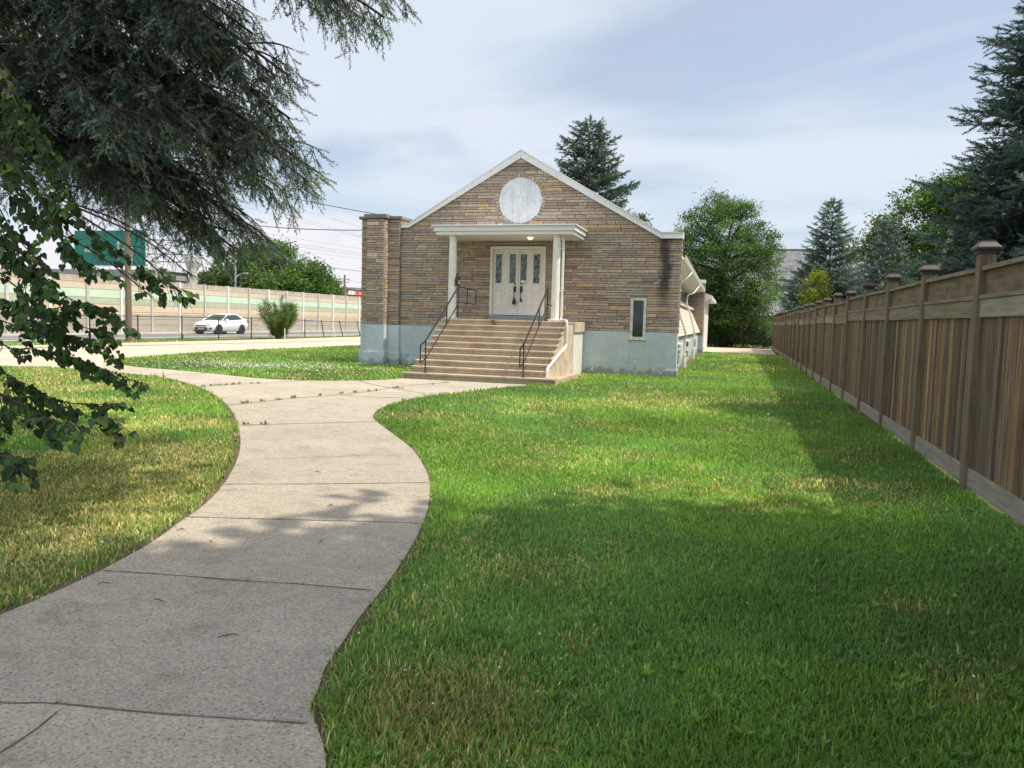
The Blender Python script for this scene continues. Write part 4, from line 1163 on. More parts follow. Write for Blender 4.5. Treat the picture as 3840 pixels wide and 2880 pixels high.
# ------------------------------------------------------------------ shop with red banners far behind
SH = thing('shop_building', 'low grey shop building with a red and white banner above the barrier wall', 'building', (-62, 95, 0))
p_ = MB(); p_.box(-82, -62.05, 48, 140, -.2, 5.98); p_.build('wall', MT['grey_wall'], SH)
p_ = MB(); p_.box(-62.04, -61.9, 48, 140, 5.93, 6.1); p_.box(-62.04, -61.95, 48, 140, 4.4, 5.15); p_.build('fascia', MT['dark_roof'], SH)
for (y0, y1) in ((89.5, 95.95), (98.25, 104.6)):
    p_ = MB(); p_.box(-62.045, -61.98, y0, y1, 5.24, 5.9); bn = p_.build('banner', MT['red_banner'], SH)
    e_ = MB(); 
    for a in ((y0, y1, 5.24, 5.30), (y0, y1, 5.84, 5.90), (y0, y0+.5, 5.30, 5.84)): e_.box(-61.979, -61.972, *a)
    e_.build('border', mat_plain('pale_pink', (.72, .42, .38), .7), bn)
    RZ90 = Matrix.Rotation(rad(90), 4, 'Z')
    text("Stronger as one" if y0 < 95 else "Proudly Canadian", .52 if y0 < 95 else .5, Matrix.Translation((-61.975, y0+1.75, 5.42)) @ RZ90 @ RX, MT['sign_white'], bn, 'lettering')
p_ = MB(); p_.box(-62.045, -61.98, 96.1, 98.15, 5.2, 5.88); fl = p_.build('flag_panel', MT['sign_white'], SH)
lf_ = [(0, .26), (.05, .16), (.10, .19), (.08, .06), (.15, .12), (.17, .08), (.25, .07), (.22, .0), (.26, -.03), (.13, -.12), (.14, -.17), (.015, -.15), (.015, -.26)]
lf2 = lf_+[(-a, b) for a, b in lf_[::-1]]
p_ = MB(); p_.prism(lf2, lambda p, t: (t, 97.1+p[0], 5.55+p[1]), -61.985, -61.975); p_.build('maple_leaf', MT['red_banner'], fl)
for y0, y1, zt in ((90.2, 92.9, 6.62), (99.5, 103, 6.42)):
    p_ = MB(); p_.box(-65, -62.6, y0, y1, 5.985, zt); p_.box(-65.1, -62.5, y0-.15, y1+.1, zt, zt+.06); p_.build('rooftop_unit', MT['galv'], SH)

# ------------------------------------------------------------------ white hatchback on the road
CR_ = thing('car', 'white five door hatchback driving on the road behind the chain link fence', 'car', (-35.12, 25.5, 0))
cx0, cy0 = -35.12, 23.35
def loft(secs, name, mat, parent, cap=True, smooth=True):
    n = len(secs[0]); vs = [p for s_ in secs for p in s_]; fs = []
    for i in range(len(secs)-1):
        for k2 in range(n): fs.append((i*n+k2, i*n+(k2+1) % n, (i+1)*n+(k2+1) % n, (i+1)*n+k2))
    if cap: fs.append(tuple(range(n))); fs.append(tuple((len(secs)-1)*n+k2 for k2 in range(n-1, -1, -1)))
    m = MB(); m.raw(vs, fs); o = m.build(name, mat, parent, smooth=smooth)
    return o
S_ = [(0.0, .60, .30, .60), (.06, .70, .22, .68), (.22, .79, .19, .76), (.55, .86, .18, .84), (1.0, .885, .18, .92), (1.4, .89, .18, .965), (2.2, .895, .18, .99), (3.1, .895, .18, 1.03), (3.75, .885, .19, 1.06), (4.15, .85, .22, 1.06), (4.38, .79, .30, .98), (4.46, .70, .38, .80)]
secs = []
for s, w, zb_, zt in S_:
    zm = zb_+(zt-zb_)*.55
    half = [(0, zb_), (w*.82, zb_), (w*.97, zb_+.12), (w, zm), (w*.985, zt-.08), (w*.9, zt), (w*.5, zt+.035), (0, zt+.045)]
    loop = half+[(-a, b) for a, b in half[-2:0:-1]]
    secs.append([(cx0+a, cy0+s, b) for a, b in loop])
body = loft(secs, 'body', MT['car_white'], CR_)
# glasshouse
GP = [(1.22, .955), (1.75, 1.25), (2.08, 1.395), (2.7, 1.45), (3.35, 1.425), (3.95, 1.25), (4.22, 1.07)]
gw = lambda z: .80-(z-.95)*.42
secs = [[(cx0+gw(.96), cy0+s, .93), (cx0+gw(z), cy0+s, z), (cx0+gw(z)*.5, cy0+s, z+.02*(z > 1)), (cx0-gw(z)*.5, cy0+s, z+.02*(z > 1)), (cx0-gw(z), cy0+s, z), (cx0-gw(.96), cy0+s, .93)] for s, z in GP]
loft(secs, 'windows', MT['car_glass'], CR_, smooth=False)
rf2 = MB()
RP_ = [(2.02, 1.375), (2.1, 1.402), (2.7, 1.455), (3.35, 1.43), (3.80, 1.30)]
for (sa, za), (sb, zb_) in zip(RP_[:-1], RP_[1:]):
    for k2 in (-1, -.5, .5):
        k3 = {-1: -.5, -.5: .5, .5: 1}[k2]
        f2 = lambda s, z, kk: (cx0+gw(z)*kk*1.012, cy0+s, z+.012+.02*(abs(kk) < 1))
        rf2.poly([f2(sa, za, k2), f2(sa, za, k3), f2(sb, zb_, k3), f2(sb, zb_, k2)])
for sg in (-1, 1):
    q2 = lambda s, z, o=.012: (cx0+sg*(gw(z)+o), cy0+s, z)
    rf2.poly([q2(3.35, 1.44), q2(4.24, 1.06), q2(3.98, 1.0), q2(3.62, 1.06), q2(3.52, 1.20), q2(3.2, 1.40)])
    rf2.poly([q2(2.0, 1.375), q2(2.7, 1.462), q2(3.4, 1.44), q2(3.3, 1.395), q2(2.7, 1.415), q2(2.12, 1.36)])
rf2.build('roof', MT['car_white'], CR_, fix=False)
for sg in (-1, 1):
    a_ = MB(); a_.tube([(cx0+sg*(gw(.96)+.01), cy0+1.20, .95), (cx0+sg*(gw(1.38)+.012), cy0+2.05, 1.39)], .035, 6); a_.build('pillar', MT['car_white'], CR_)
    a_ = MB(); a_.prism([(1.52, .98), (1.72, .98), (1.72, 1.10), (1.58, 1.12)], lambda p, t: (t, cy0+p[0], p[1]), cx0+sg*.86, cx0+sg*1.02); a_.build('mirror', MT['car_white'], CR_, bevel=.02)
    for s, w in ((.82, .0), (3.48, .0)):
        # dark wheel opening, tyre and rim
        o_ = MB(); o_.lathe((cx0+sg*.60, cy0+s, .345), (sg, 0, 0), [(.37, 0), (.372, .297), (.34, .300)], 28); o_.build('wheel_arch', MT['black_plastic'], CR_)
        t2 = MB(); t2.lathe((cx0+sg*.70, cy0+s, .325), (sg, 0, 0), [(.30, 0), (.325, .03), (.325, .18), (.30, .208), (.22, .21)], 28)
        wh = t2.build('wheel', MT['rubber'], CR_)
        r2 = MB(); r2.lathe((cx0+sg*.905, cy0+s, .325), (sg, 0, 0), [(.222, 0), (.222, .008), (.20, .010)], 24)
        for k2 in range(5):
            an = k2*2*math.pi/5; r2.bar((cx0+sg*.918, cy0+s, .325), (cx0+sg*.918, cy0+s+.2*math.sin(an), .325+.2*math.cos(an)), .045, .012)
        r2.build('rim', MT['rim'], wh)
    # headlamp, fog recess, tail lamp, door handles
    h2 = MB(); h2.raw([(cx0+sg*.40, cy0+.015, .66), (cx0+sg*.66, cy0+.06, .66), (cx0+sg*.82, cy0+.34, .74), (cx0+sg*.83, cy0+.40, .79), (cx0+sg*.72, cy0+.14, .745), (cx0+sg*.45, cy0+.03, .715)], [(0, 1, 2, 3, 4, 5)])
    for v_i in range(len(h2.v)):
        x_, y_, z_ = h2.v[v_i]; h2.v[v_i] = (x_+sg*.012, y_-.03, z_)
    h2.build('headlight', MT['lamp_lens'], CR_)
    h2 = MB(); h2.raw([(cx0+sg*.50, cy0-.01, .34), (cx0+sg*.74, cy0+.07, .36), (cx0+sg*.80, cy0+.2, .46), (cx0+sg*.74, cy0+.06, .49), (cx0+sg*.55, cy0-.005, .45)], [(0, 1, 2, 3, 4)])
    h2.build('fog_recess', MT['black_plastic'], CR_)
    h2 = MB(); h2.prism([(4.18, .90), (4.44, .86), (4.42, .96), (4.2, 1.02)], lambda p, t: (t, cy0+p[0], p[1]), cx0+sg*.72, cx0+sg*.865); h2.build('tail_light', MT['tail_lens'], CR_)
    for s in (2.35, 3.2):
        h2 = MB(); h2.box(cx0+sg*.885-.012, cx0+sg*.885+.03, cy0+s, cy0+s+.18, .86, .89); h2.build('door_handle', MT['galv'], CR_)
    h2 = MB(); h2.box(cx0+sg*.84, cx0+sg*.90, cy0+1.25, cy0+3.05, .25, .27); h2.build('sill_line', MT['galv'], CR_)
g2 = MB(); g2.raw([(cx0-.52, cy0-.035, .40), (cx0-.44, cy0-.035, .29), (cx0+.44, cy0-.035, .29), (cx0+.52, cy0-.035, .40), (cx0+.42, cy0-.03, .50), (cx0-.42, cy0-.03, .50)], [(0, 1, 2, 3, 4, 5)])
g2.raw([(cx0-.42, cy0-.02, .61), (cx0-.38, cy0-.02, .575), (cx0+.38, cy0-.02, .575), (cx0+.42, cy0-.02, .61), (cx0+.40, cy0-.01, .645), (cx0-.40, cy0-.01, .645)], [(0, 1, 2, 3, 4, 5)])
g2.box(cx0-.66, cx0+.66, cy0-.02, cy0+.2, .20, .27)
g2.build('grille', MT['black_plastic'], CR_)
g2 = MB(); g2.box(cx0-.26, cx0+.26, cy0-.06, cy0-.037, .34, .45); g2.build('number_plate', MT['plate'], CR_)

# ------------------------------------------------------------------ houses at the right
H1 = thing('house', 'grey shingled house roof rising behind the trees at the end of the lawn', 'house', (10, 56, 0))
p_ = MB(); p_.box(-4, 25, 51.5, 62, -.2, 3.0); p_.build('wall', MT['grey_wall'], H1)
p_ = MB()
p_.raw([(-4.5, 0, 0), (25.5, 0, 0), (25.5, 8.2, 0), (-4.5, 8.2, 0)], [(0, 1, 2, 3)])
rfp = p_.build('roof', MT['shingle'], None)
rfp.parent = H1; rfp.location = (-10, -6, 2.6); rfp.rotation_euler = (rad(50.5), 0, 0)
p_ = MB(); p_.raw([(-4.5, 55.2, 8.9), (25.5, 55.2, 8.9), (25.5, 61.5, 2.6), (-4.5, 61.5, 2.6)], [(0, 1, 2, 3)]); p_.box(-4.5, 25.5, 55.1, 55.3, 8.86, 8.96); p_.build('back_roof', MT['roof_grey'], H1)
H2 = thing('house', 'brown brick house hidden behind the big blue spruce beyond the fence', 'house', (11, 5, 0))
p_ = MB(); p_.prism([(7.02, -.2), (7.02, 3.3), (7.2, 3.9), (7.7, 4.0), (8.6, 5.0), (15, 5.4), (15, -.2)], lambda p, t: (p[0]+.30*(t-3), t, p[1]), 3, 14); p_.build('wall', MT['brown_brick'], H2)
p_ = MB(); p_.prism([(6.72, 3.15), (6.82, 3.12), (7.42, 5.05), (7.30, 5.05)], lambda p, t: (p[0], t, p[1]), 2.9, 3.0); p_.build('rake_board', MT['tan_trim'], H2)
p_ = MB(); p_.prism([(6.95, 5.40), (7.2, 5.56), (8.4, 5.70), (8.4, 5.66), (7.2, 5.52), (6.96, 5.36)], lambda p, t: (p[0]+.30*(t-3), t, p[1]), 3.0, 14.4); p_.build('roof', MT['dark_wood'], H2)

# ------------------------------------------------------------------ small things
def stake(x, y, h, lab, mat, r=.018):
    s = MB(); s.tube([(x, y, -.05), (x+.01, y, h)], r, 6); o = s.build('marker_stake', mat)
    tag(o, lab, 'stake')
stake(-25.77, 19.07, .68, 'short white marker stake beside the feathery bush', MT['stake'], .025)
stake(-26.82, 27.2, .6, 'white marker stake near the leaning chain link posts', MT['stake'], .022)
stake(-28.6, 13.3, .27, 'short dark red peg in the verge between two chain link posts', MT['dark_stake'], .03)
stake(-19.9, 2.1, .45, 'thin pale weed-high stick at the island lawn edge near the driveway', MT['stake'], .012)
TW = [(-2.66, -19.08, 'y-shaped dark twig at the left edge of the path'), (-2.60, -19.55, 'thin curved twig on the bare soil left of the path'), (-2.30, -20.16, 'straight short twig below the second path joint'), (-1.84, -20.27, 'bent black twig in the middle of the near slab'),
      (-2.28, -19.25, 'tiny curled twig on the slab nearest the left lawn edge'), (-1.6, -18.98, 'small flat twig on the right half of the shaded slab'), (-2.05, -18.05, 'forked brown twig in the sunlit strip of the path'), (-1.21, -20.55, 'pale thin twig on the near slab right of the bent one'), (-2.84, -16.86, 'dark forked twig on the sunlit middle slab')]
rt2 = random.Random(4)
for x, y, lab in TW:
    t_ = MB(); a = rt2.uniform(0, 3.1); l_ = rt2.uniform(.026, .05); dx, dy = math.cos(a)*l_, math.sin(a)*l_
    t_.tube([(x-dx, y-dy, .006), (x, y, .012), (x+dx*.5-dy*.25, y+dy*.5+dx*.25, .010), (x+dx, y+dy, .006)], [.002, .0028, .0024, .0014], 5)
    if 'fork' in lab or 'y-shaped' in lab: t_.tube([(x, y, .011), (x-dy*.6+dx*.5, y+dx*.6+dy*.5, .012)], [.0035, .002], 5)
    tag(t_.build('twig', MT['twig']), lab, 'twig', 'twigs fallen on the path')
# ------------------------------------------------------------------ vegetation builders
def unit(a): return a/(np.linalg.norm(a, axis=-1, keepdims=True)+1e-9)

def frames(d, up=None):
    """rotation matrices whose x axis is d"""
    d = unit(d)
    if up is None: up = np.broadcast_to(np.array([0, 0, 1.0]), d.shape)
    y = np.cross(up, d); bad = np.linalg.norm(y, axis=1) < 1e-3
    y[bad] = np.cross(np.array([1.0, .2, 0]), d[bad]); y = unit(y); z = np.cross(d, y)
    return np.stack([d, y, z], 2)

def brush(n, r, w, seed=0, ang=.75):
    """one needle shoot along +x, unit length: n thin triangles round the axis"""
    g = np.random.default_rng(seed)
    t = np.linspace(.0, 1.0, n); th = g.uniform(0, 2*np.pi, n)
    rad_ = np.stack([0*t, np.cos(th), np.sin(th)], 1)
    dr = unit(rad_*np.sin(ang)+np.array([1, 0, 0])*np.cos(ang)+g.normal(0, .15, (n, 3)))
    tap = np.where(t > .85, .75, 1.0)
    p = np.stack([t, 0*t, 0*t], 1); s = unit(np.cross(dr, rad_+g.normal(0, .4, (n, 3))))
    L_ = (r*tap*g.uniform(.8, 1.15, n))[:, None]
    V = np.stack([p-s*w/2, p+s*w/2, p+dr*L_], 1).reshape(-1, 3)
    return V, np.arange(3*n).reshape(-1, 3)

def place(tmpl, pos, dirs, lens, thick=None, roll=None, up=None):
    """copies of a template mesh; x scaled by lens, y/z by thick (absolute)"""
    TV, TF = tmpl
    R = frames(dirs, up)
    if roll is not None:
        c, s = np.cos(roll)[:, None], np.sin(roll)[:, None]
        y = R[:, :, 1]*c+R[:, :, 2]*s; z = -R[:, :, 1]*s+R[:, :, 2]*c
        R = np.stack([R[:, :, 0], y, z], 2)
    th = lens if thick is None else thick
    sc = np.stack([lens, th, th], 1)
    V = np.einsum('nij,nkj->nki', R, TV[None]*sc[:, None, :])+pos[:, None, :]
    n, k = len(pos), len(TV)
    F = (TF[None]+(np.arange(n)*k)[:, None, None]).reshape(-1, TF.shape[1])
    return V.reshape(-1, 3), F

def jitter_cols(g, base, n, per, var=.18, hue=.08):
    """n colours near base, each repeated per times"""
    base = np.asarray(base, float)
    if base.ndim == 1: base = np.broadcast_to(base, (n, 3))
    k = np.exp(g.normal(0, var, (n, 1)))*(1+g.normal(0, hue, (n, 3))*np.array([1, .35, .9]))
    return np.repeat(np.clip(base*k, .004, .9), per, 0)

LEAF = (np.array([[0, 0, 0], [.45, .30, .05], [1, 0, 0], [.45, -.30, .05]]), np.array([[0, 1, 2, 3]]))

def broad_tree(name, label, cat, x, y, h, th, blobs, ncl, per, leaf, col, seed, tr=.2, sig=.35, bark='bark', group=None, limbs=14, shell=.55, var=.2, flat=.75, cvar=.22, mat='leaf', clumps=0, crad=.9):
    """blobs: (dx, dy, z, rx, ry, rz)"""
    g = np.random.default_rng(seed)
    t = thing(name, label, cat, (x, y, 0), group)
    bl = np.array([tuple(b_)+(1,)*(7-len(b_)) for b_ in blobs], float); vol = (bl[:, 3]*bl[:, 4]*bl[:, 5])**.8*bl[:, 6]
    pick = g.choice(len(bl), ncl, p=vol/np.sum(vol)); b = bl[pick]
    d = unit(g.normal(0, 1, (ncl, 3))); r = g.uniform(shell**3, 1, ncl)**(1/3)
    c = np.stack([x+b[:, 0], y+b[:, 1], b[:, 2]], 1)+d*b[:, 3:6]*r[:, None]
    cs = np.exp(g.normal(0, cvar, ncl))
    if clumps:
        sc = c[:clumps].copy(); sr = crad*g.uniform(.65, 1.3, clumps); scol = np.exp(g.normal(0, cvar, clumps))
        wh = g.choice(clumps, ncl, p=sr**2/np.sum(sr**2)); d = unit(g.normal(0, 1, (ncl, 3))+np.array([0, 0, .35])+.5*unit(sc[wh]-np.array([x, y, np.mean(bl[:, 2])])))
        c = sc[wh]+d*(sr[wh]*g.uniform(.55, 1.0, ncl)**.5)[:, None]*np.array([1, 1, .8])
        cs = scol[wh]*np.exp(g.normal(0, .1, ncl))
    c[:, 2] = np.maximum(c[:, 2], .3)
    cl_col = np.asarray(col)*cs[:, None]*(1+g.normal(0, .07, (ncl, 3))*np.array([1, .3, 1]))
    n = ncl*per
    sg_ = sig*g.uniform(.6, 1.4, ncl)
    pos = np.repeat(c, per, 0)+g.normal(0, 1, (n, 3))*np.repeat(sg_, per)[:, None]*np.array([1, 1, flat])
    outw = unit(np.repeat(d, per, 0)*np.array([1, 1, .4])+np.array([0, 0, -.25])+g.normal(0, .65, (n, 3)))
    ln = leaf*g.uniform(.65, 1.25, n)
    V, F = place(LEAF, pos, outw, ln, roll=g.normal(0, .7, n))
    C = jitter_cols(g, np.repeat(cl_col, per, 0), n, 4, var)
    np_mesh('crown', V, F, MT[mat], t, C)
    tk = MB()
    top = th+(h-th)*.6
    P = [(x, y, -.15), (x+g.normal(0, .05), y, th*.5), (x+g.normal(0, .12), y+g.normal(0, .1), th), (x+g.normal(0, .25), y, (th+top)/2), (x+g.normal(0, .3), y, top)]
    tk.tube(crom(P, 3), [tr*1.25*(1-.8*i/12) for i in range(13)], 10)
    for k in g.choice(ncl, min(limbs, ncl), replace=False):
        e = c[k]; s0 = np.array([x, y, max(th*.6, min(top, e[2]-g.uniform(.5, 2.0)))]); m = (s0+e)/2+np.array([0, 0, .25])
        tk.tube(crom([tuple(s0), tuple(m), tuple(e)], 4), [tr*.42*(1-.85*i/8)+.012 for i in range(9)], 6)
    tk.build('trunk', MT[bark], t, smooth=True)
    return t

def conifer(name, label, x, y, h, R, z0, seed, col, tip=None, whorl=.42, nb=(5, 7), sl=.32, thick=.16, needles=16, nw=.05, pw=.85, step=.17, rise=.15, droop=.15, tr=None, group=None, side=.5, gaps=0, cut=None, ang=.75, dirf=None, mat='needle', irr=.18):
    g = np.random.default_rng(seed)
    t = thing(name, label, 'tree', (x, y, 0), group)
    tk = MB(); tr = tr or h*.014
    tk.tube([(x, y, -.2), (x, y, h*.5), (x, y, h*.98)], [tr, tr*.55, tr*.08], 9)
    pos = []; dr = []; ln = []; tp = []
    z = z0
    while z < h*.985:
        f = (z-z0)/(h-z0); n = g.integers(nb[0], nb[1]+1); a0 = g.uniform(0, 6.28)
        for k in range(n):
            if gaps and g.random() < gaps: continue
            a = a0+2*np.pi*k/n+g.normal(0, .22)
            L_ = R*(1-f)**pw*g.uniform(1-irr*1.6, 1+irr)+.10
            if dirf is not None: L_ *= dirf(a, f)
            dz0 = rise*(1+1.6*f)+g.normal(0, .06)
            ca, sa = np.cos(a), np.sin(a)
            m = max(2, int(L_/step)); s = (np.arange(m)+1)/m*L_; s = s[s > L_*.12]
            zz = dz0*s-droop*(s**2)/max(L_, .3)*(1-f*.7)+.16*np.maximum(0, s/L_-.7)*L_*.5
            px = x+ca*s; py = y+sa*s; pz = z+zz
            e = (x+ca*L_, y+sa*L_, z+zz[-1])
            if not (x > 3.5 and e[0] < 3.7 and z < 2.9): tk.tube([(x, y, z), (x+ca*L_*.5, y+sa*L_*.5, z+float(np.interp(L_*.5, s, zz))), e], [tr*.22*(1-f)+.008, .010, .004], 5, cap=False)
            fw = np.array([ca, sa, .05]); sd = np.array([-sa, ca, 0])
            for i in range(len(s)):
                loc = s[i]/L_
                sub = side*L_*(1.02-loc)*.75+sl*.5
                for sg in (-1, 1):
                    # side branchlet carrying several shoots
                    dd = fw*.72+sd*sg*.75+np.array([0, 0, g.normal(-.05, .16)])
                    dd /= np.linalg.norm(dd); q = 0.0; p0 = np.array([px[i], py[i], pz[i]])
                    while q < sub:
                        pp = p0+dd*q+np.array([0, 0, -.12*q*q+g.normal(0, .02)])
                        d2 = dd+g.normal(0, .28, 3); pos.append(pp); dr.append(d2); ln.append(sl*g.uniform(.7, 1.15)); tp.append(loc*.6+.4*(q+sl > sub))
                        q += sl*.62
                pos.append(np.array([px[i], py[i], pz[i]])); dr.append(fw+np.array([0, 0, .25])+g.normal(0, .2, 3)); ln.append(sl*g.uniform(.8, 1.2)); tp.append(loc)
            pos.append(np.array(e)); dr.append(fw+np.array([0, 0, .35])); ln.append(sl*1.25); tp.append(1.0)
        z += whorl*(1-.45*f)*g.uniform(.8, 1.2)
    pos.append(np.array([x, y, h-sl*.8])); dr.append(np.array([0, 0, 1.0])); ln.append(sl*1.6); tp.append(1)
    pos = np.array(pos); dr = np.array(dr); ln = np.array(ln); tp = np.array(tp)
    if x > 3.5:                       # boughs stop at the fence boards
        ok = (pos[:, 0]+np.minimum(0, unit(dr)[:, 0])*ln > 3.68+.0043*pos[:, 1]) | (pos[:, 2] > 2.75)
        pos, dr, ln, tp = pos[ok], dr[ok], ln[ok], tp[ok]
    tm = brush(needles, thick/sl, nw, seed, ang)
    V, F = place(tm, pos, dr, ln, roll=g.uniform(0, 6.28, len(pos)))
    col = np.array(col); tip = np.array(tip if tip is not None else col*1.8)
    base = col[None]+(tip-col)[None]*np.clip((tp-.55)/.45, 0, 1)[:, None]*g.uniform(.2, 1, len(pos))[:, None]
    C = jitter_cols(g, base, len(pos), len(tm[0]), .16, .06)
    np_mesh('crown', V, F, MT[mat], t, C)
    tk.build('trunk', MT['bark'], t, smooth=True)
    print('conifer', round(h, 1), len(pos), len(F))
    return t

GREEN = (.055, .105, .022)
# --- beyond the end of the lawn
broad_tree('broadleaf_tree', 'very large dense green tree reaching the ground beside the far end of the brick building', 'tree', .1, 38.5, 11.3, 2.2,
           [(0, 0, 7.6, 3.2, 2.6, 3.0), (-1.2, 0, 9.2, 1.7, 1.5, 1.5), (1.0, 0, 9.1, 1.7, 1.5, 1.5), (-1.7, -.3, 6.2, 2.3, 2.2, 2.8), (1.2, -.2, 5.6, 2.5, 2.2, 3.0), (2.1, -.5, 3.5, 2.5, 2.0, 2.3), (.3, -.6, 3.6, 3.6, 2.2, 2.6), (-1.6, .3, 3.0, 2.6, 2.2, 2.4), (1.6, -.8, 2.3, 2.5, 1.8, 2.0), (0, .2, 10.0, 1.5, 1.4, 1.2), (-2.6, 0, 7.3, 1.3, 1.3, 1.5), (1.9, 0, 8.3, 1.1, 1.2, 1.5), (-2.8, 0, 4.6, 1.3, 1.4, 1.6), (0, -.4, 1.3, 3.4, 1.6, 1.2)],
           1900, 48, .15, (.086, .158, .044), 41, tr=.32, sig=.26, shell=.45, limbs=26, cvar=.26, clumps=230, crad=1.0)
conifer('spruce_tree', 'tall slender blue green spruce in front of the grey shingled roof', 6.05, 25, 8.85, 3.7, .4, 42, (.055, .098, .082), (.23, .32, .27), sl=.30, thick=.10, needles=26, nw=.085, pw=1.05, rise=.20, droop=.10, whorl=.50, nb=(6, 8), irr=.22)
conifer('spruce_tree', 'small pale blue spruce behind the fence left of the large spruce', 7.0, 12.5, 6.15, 2.2, .3, 43, (.070, .110, .105), (.25, .33, .32), sl=.24, thick=.085, needles=24, nw=.085, pw=1.05, rise=.2, droop=.1, whorl=.42, irr=.22)
conifer('spruce_tree', 'low dark spruce peeking out behind the yellow green tree', 5.1, 29, 5.2, 1.9, .2, 44, (.028, .052, .040), (.07, .11, .085), sl=.36, thick=.13, needles=20, nw=.09)
broad_tree('broadleaf_tree', 'small yellow green cone shaped tree behind the fence', 'tree', 4.95, 20, 4.8, .8,
           [(0, 0, 2.3, .95, .95, 1.3), (0, 0, 3.5, .65, .65, 1.0), (.1, 0, 4.3, .3, .3, .55), (-.4, 0, 1.6, .8, .8, .9)], 110, 45, .13, (.19, .235, .035), 45, tr=.07, sig=.17, limbs=8)
broad_tree('broadleaf_tree', 'bright green broadleaf tree with loose crown behind the fence beside the large spruce', 'tree', 9.6, 19.5, 9.4, 2.0,
           [(0, 0, 6.6, 1.9, 1.7, 2.2), (-1.2, 0, 5.2, 1.3, 1.4, 1.9), (1.2, 0, 6.6, 1.6, 1.6, 2.2), (.3, -.5, 4.2, 2.0, 1.6, 1.8), (-.2, 0, 8.3, .9, .9, .9), (1.5, 0, 8.4, .8, .8, .8)], 1100, 46, .14, (.10, .170, .044), 46, tr=.17, sig=.22, limbs=16, shell=.55, cvar=.28, clumps=130, crad=.66)
broad_tree('broadleaf_tree', 'dark green tree in deep shade behind the small blue spruce', 'tree', 9.0, 14.5, 4.9, 1.0, [(0, 0, 3.0, 1.6, 1.5, 1.7), (.8, 0, 2.6, 1.3, 1.3, 1.4)], 220, 50, .15, (.045, .078, .026), 47, tr=.12, sig=.3)
conifer('spruce_tree', 'dark green open crowned spruce standing behind the brick building roof', -9.9, 34, 16.2, 5.2, 3.5, 48, (.050, .082, .056), (.11, .165, .105), sl=.50, thick=.20, needles=26, nw=.09, pw=.80, whorl=.60, nb=(4, 6), step=.26, rise=.24, droop=.12, gaps=.2, irr=.3, side=.46)
broad_tree('broadleaf_tree', 'top of a small dark tree just showing above the right gable slope', 'tree', -5.75, 30, 9.15, 3.0, [(0, 0, 8.4, .95, .9, .6), (-.2, 0, 7.2, 1.5, 1.3, 1.0)], 45, 40, .2, (.05, .062, .03), 49, tr=.12, sig=.2)
broad_tree('hedge', 'dark low bushes under the large tree at the end of the concrete pad', 'bush', .8, 37.2, 2.4, .3, [(-1.5, 0, .8, 1.6, .8, .9), (.6, 0, .9, 1.7, .8, 1.0), (2.2, -.4, .8, 1.0, .7, .9)], 260, 45, .12, (.040, .072, .022), 52, tr=.05, sig=.2, limbs=6, shell=.3)
# --- big blue spruce at the right
def rs_dir(a, f): return 1.0
conifer('spruce_tree', 'big dark blue spruce rising behind the wooden fence at the right edge of the lawn', 6.75, -8.1, 9.6, 2.95, .9, 50, (.042, .078, .070), (.19, .29, .255), sl=.24, thick=.050, needles=44, nw=.060, pw=.78, whorl=.22, nb=(9, 11), step=.13, rise=.10, droop=.10, irr=.16, side=.55, tr=.15, ang=.85)

# --- beyond the barrier wall
broad_tree('broadleaf_tree', 'large round bright green tree beyond the barrier wall', 'tree', -57, 69, 9.8, 2.4,
           [(0, 0, 6.3, 4.6, 5.5, 3.3), (-1, -6, 5.6, 4.2, 5.0, 3.4), (0, 6.0, 5.9, 4, 4.8, 3.0), (1, 1, 4.0, 4.4, 9.0, 2.2), (1, -9, 5.2, 3, 3.4, 2.6), (0, 9.4, 4.8, 3, 3.0, 2.4), (0, 0, 7.6, 3.4, 4.0, 1.8)],
           1300, 45, .36, (.085, .150, .040), 51, tr=.45, sig=.5, limbs=30, shell=.75, cvar=.24, clumps=110, crad=1.7)
for i, (yy, ww, hh, lab) in enumerate(((57.6, 1.5, 6.6, 'small bushy tree top just right of the gantry column'), (49.4, .8, 6.3, 'narrow upright small tree between steel pole and gantry column'), (46.4, 2.0, 6.1, 'pale green bush top left of the steel pole above the barrier'))):
    broad_tree('small_tree', lab, 'tree', -60, yy, hh, 1.5, [(0, 0, hh-1.3, ww*.8, ww*.8, 1.3), (0, .3, hh-2.6, ww, ww, 1.6)], 60, 40, .3, (.085, .135, .045), 60+i, tr=.12, sig=.3, group='small trees beyond the barrier wall')

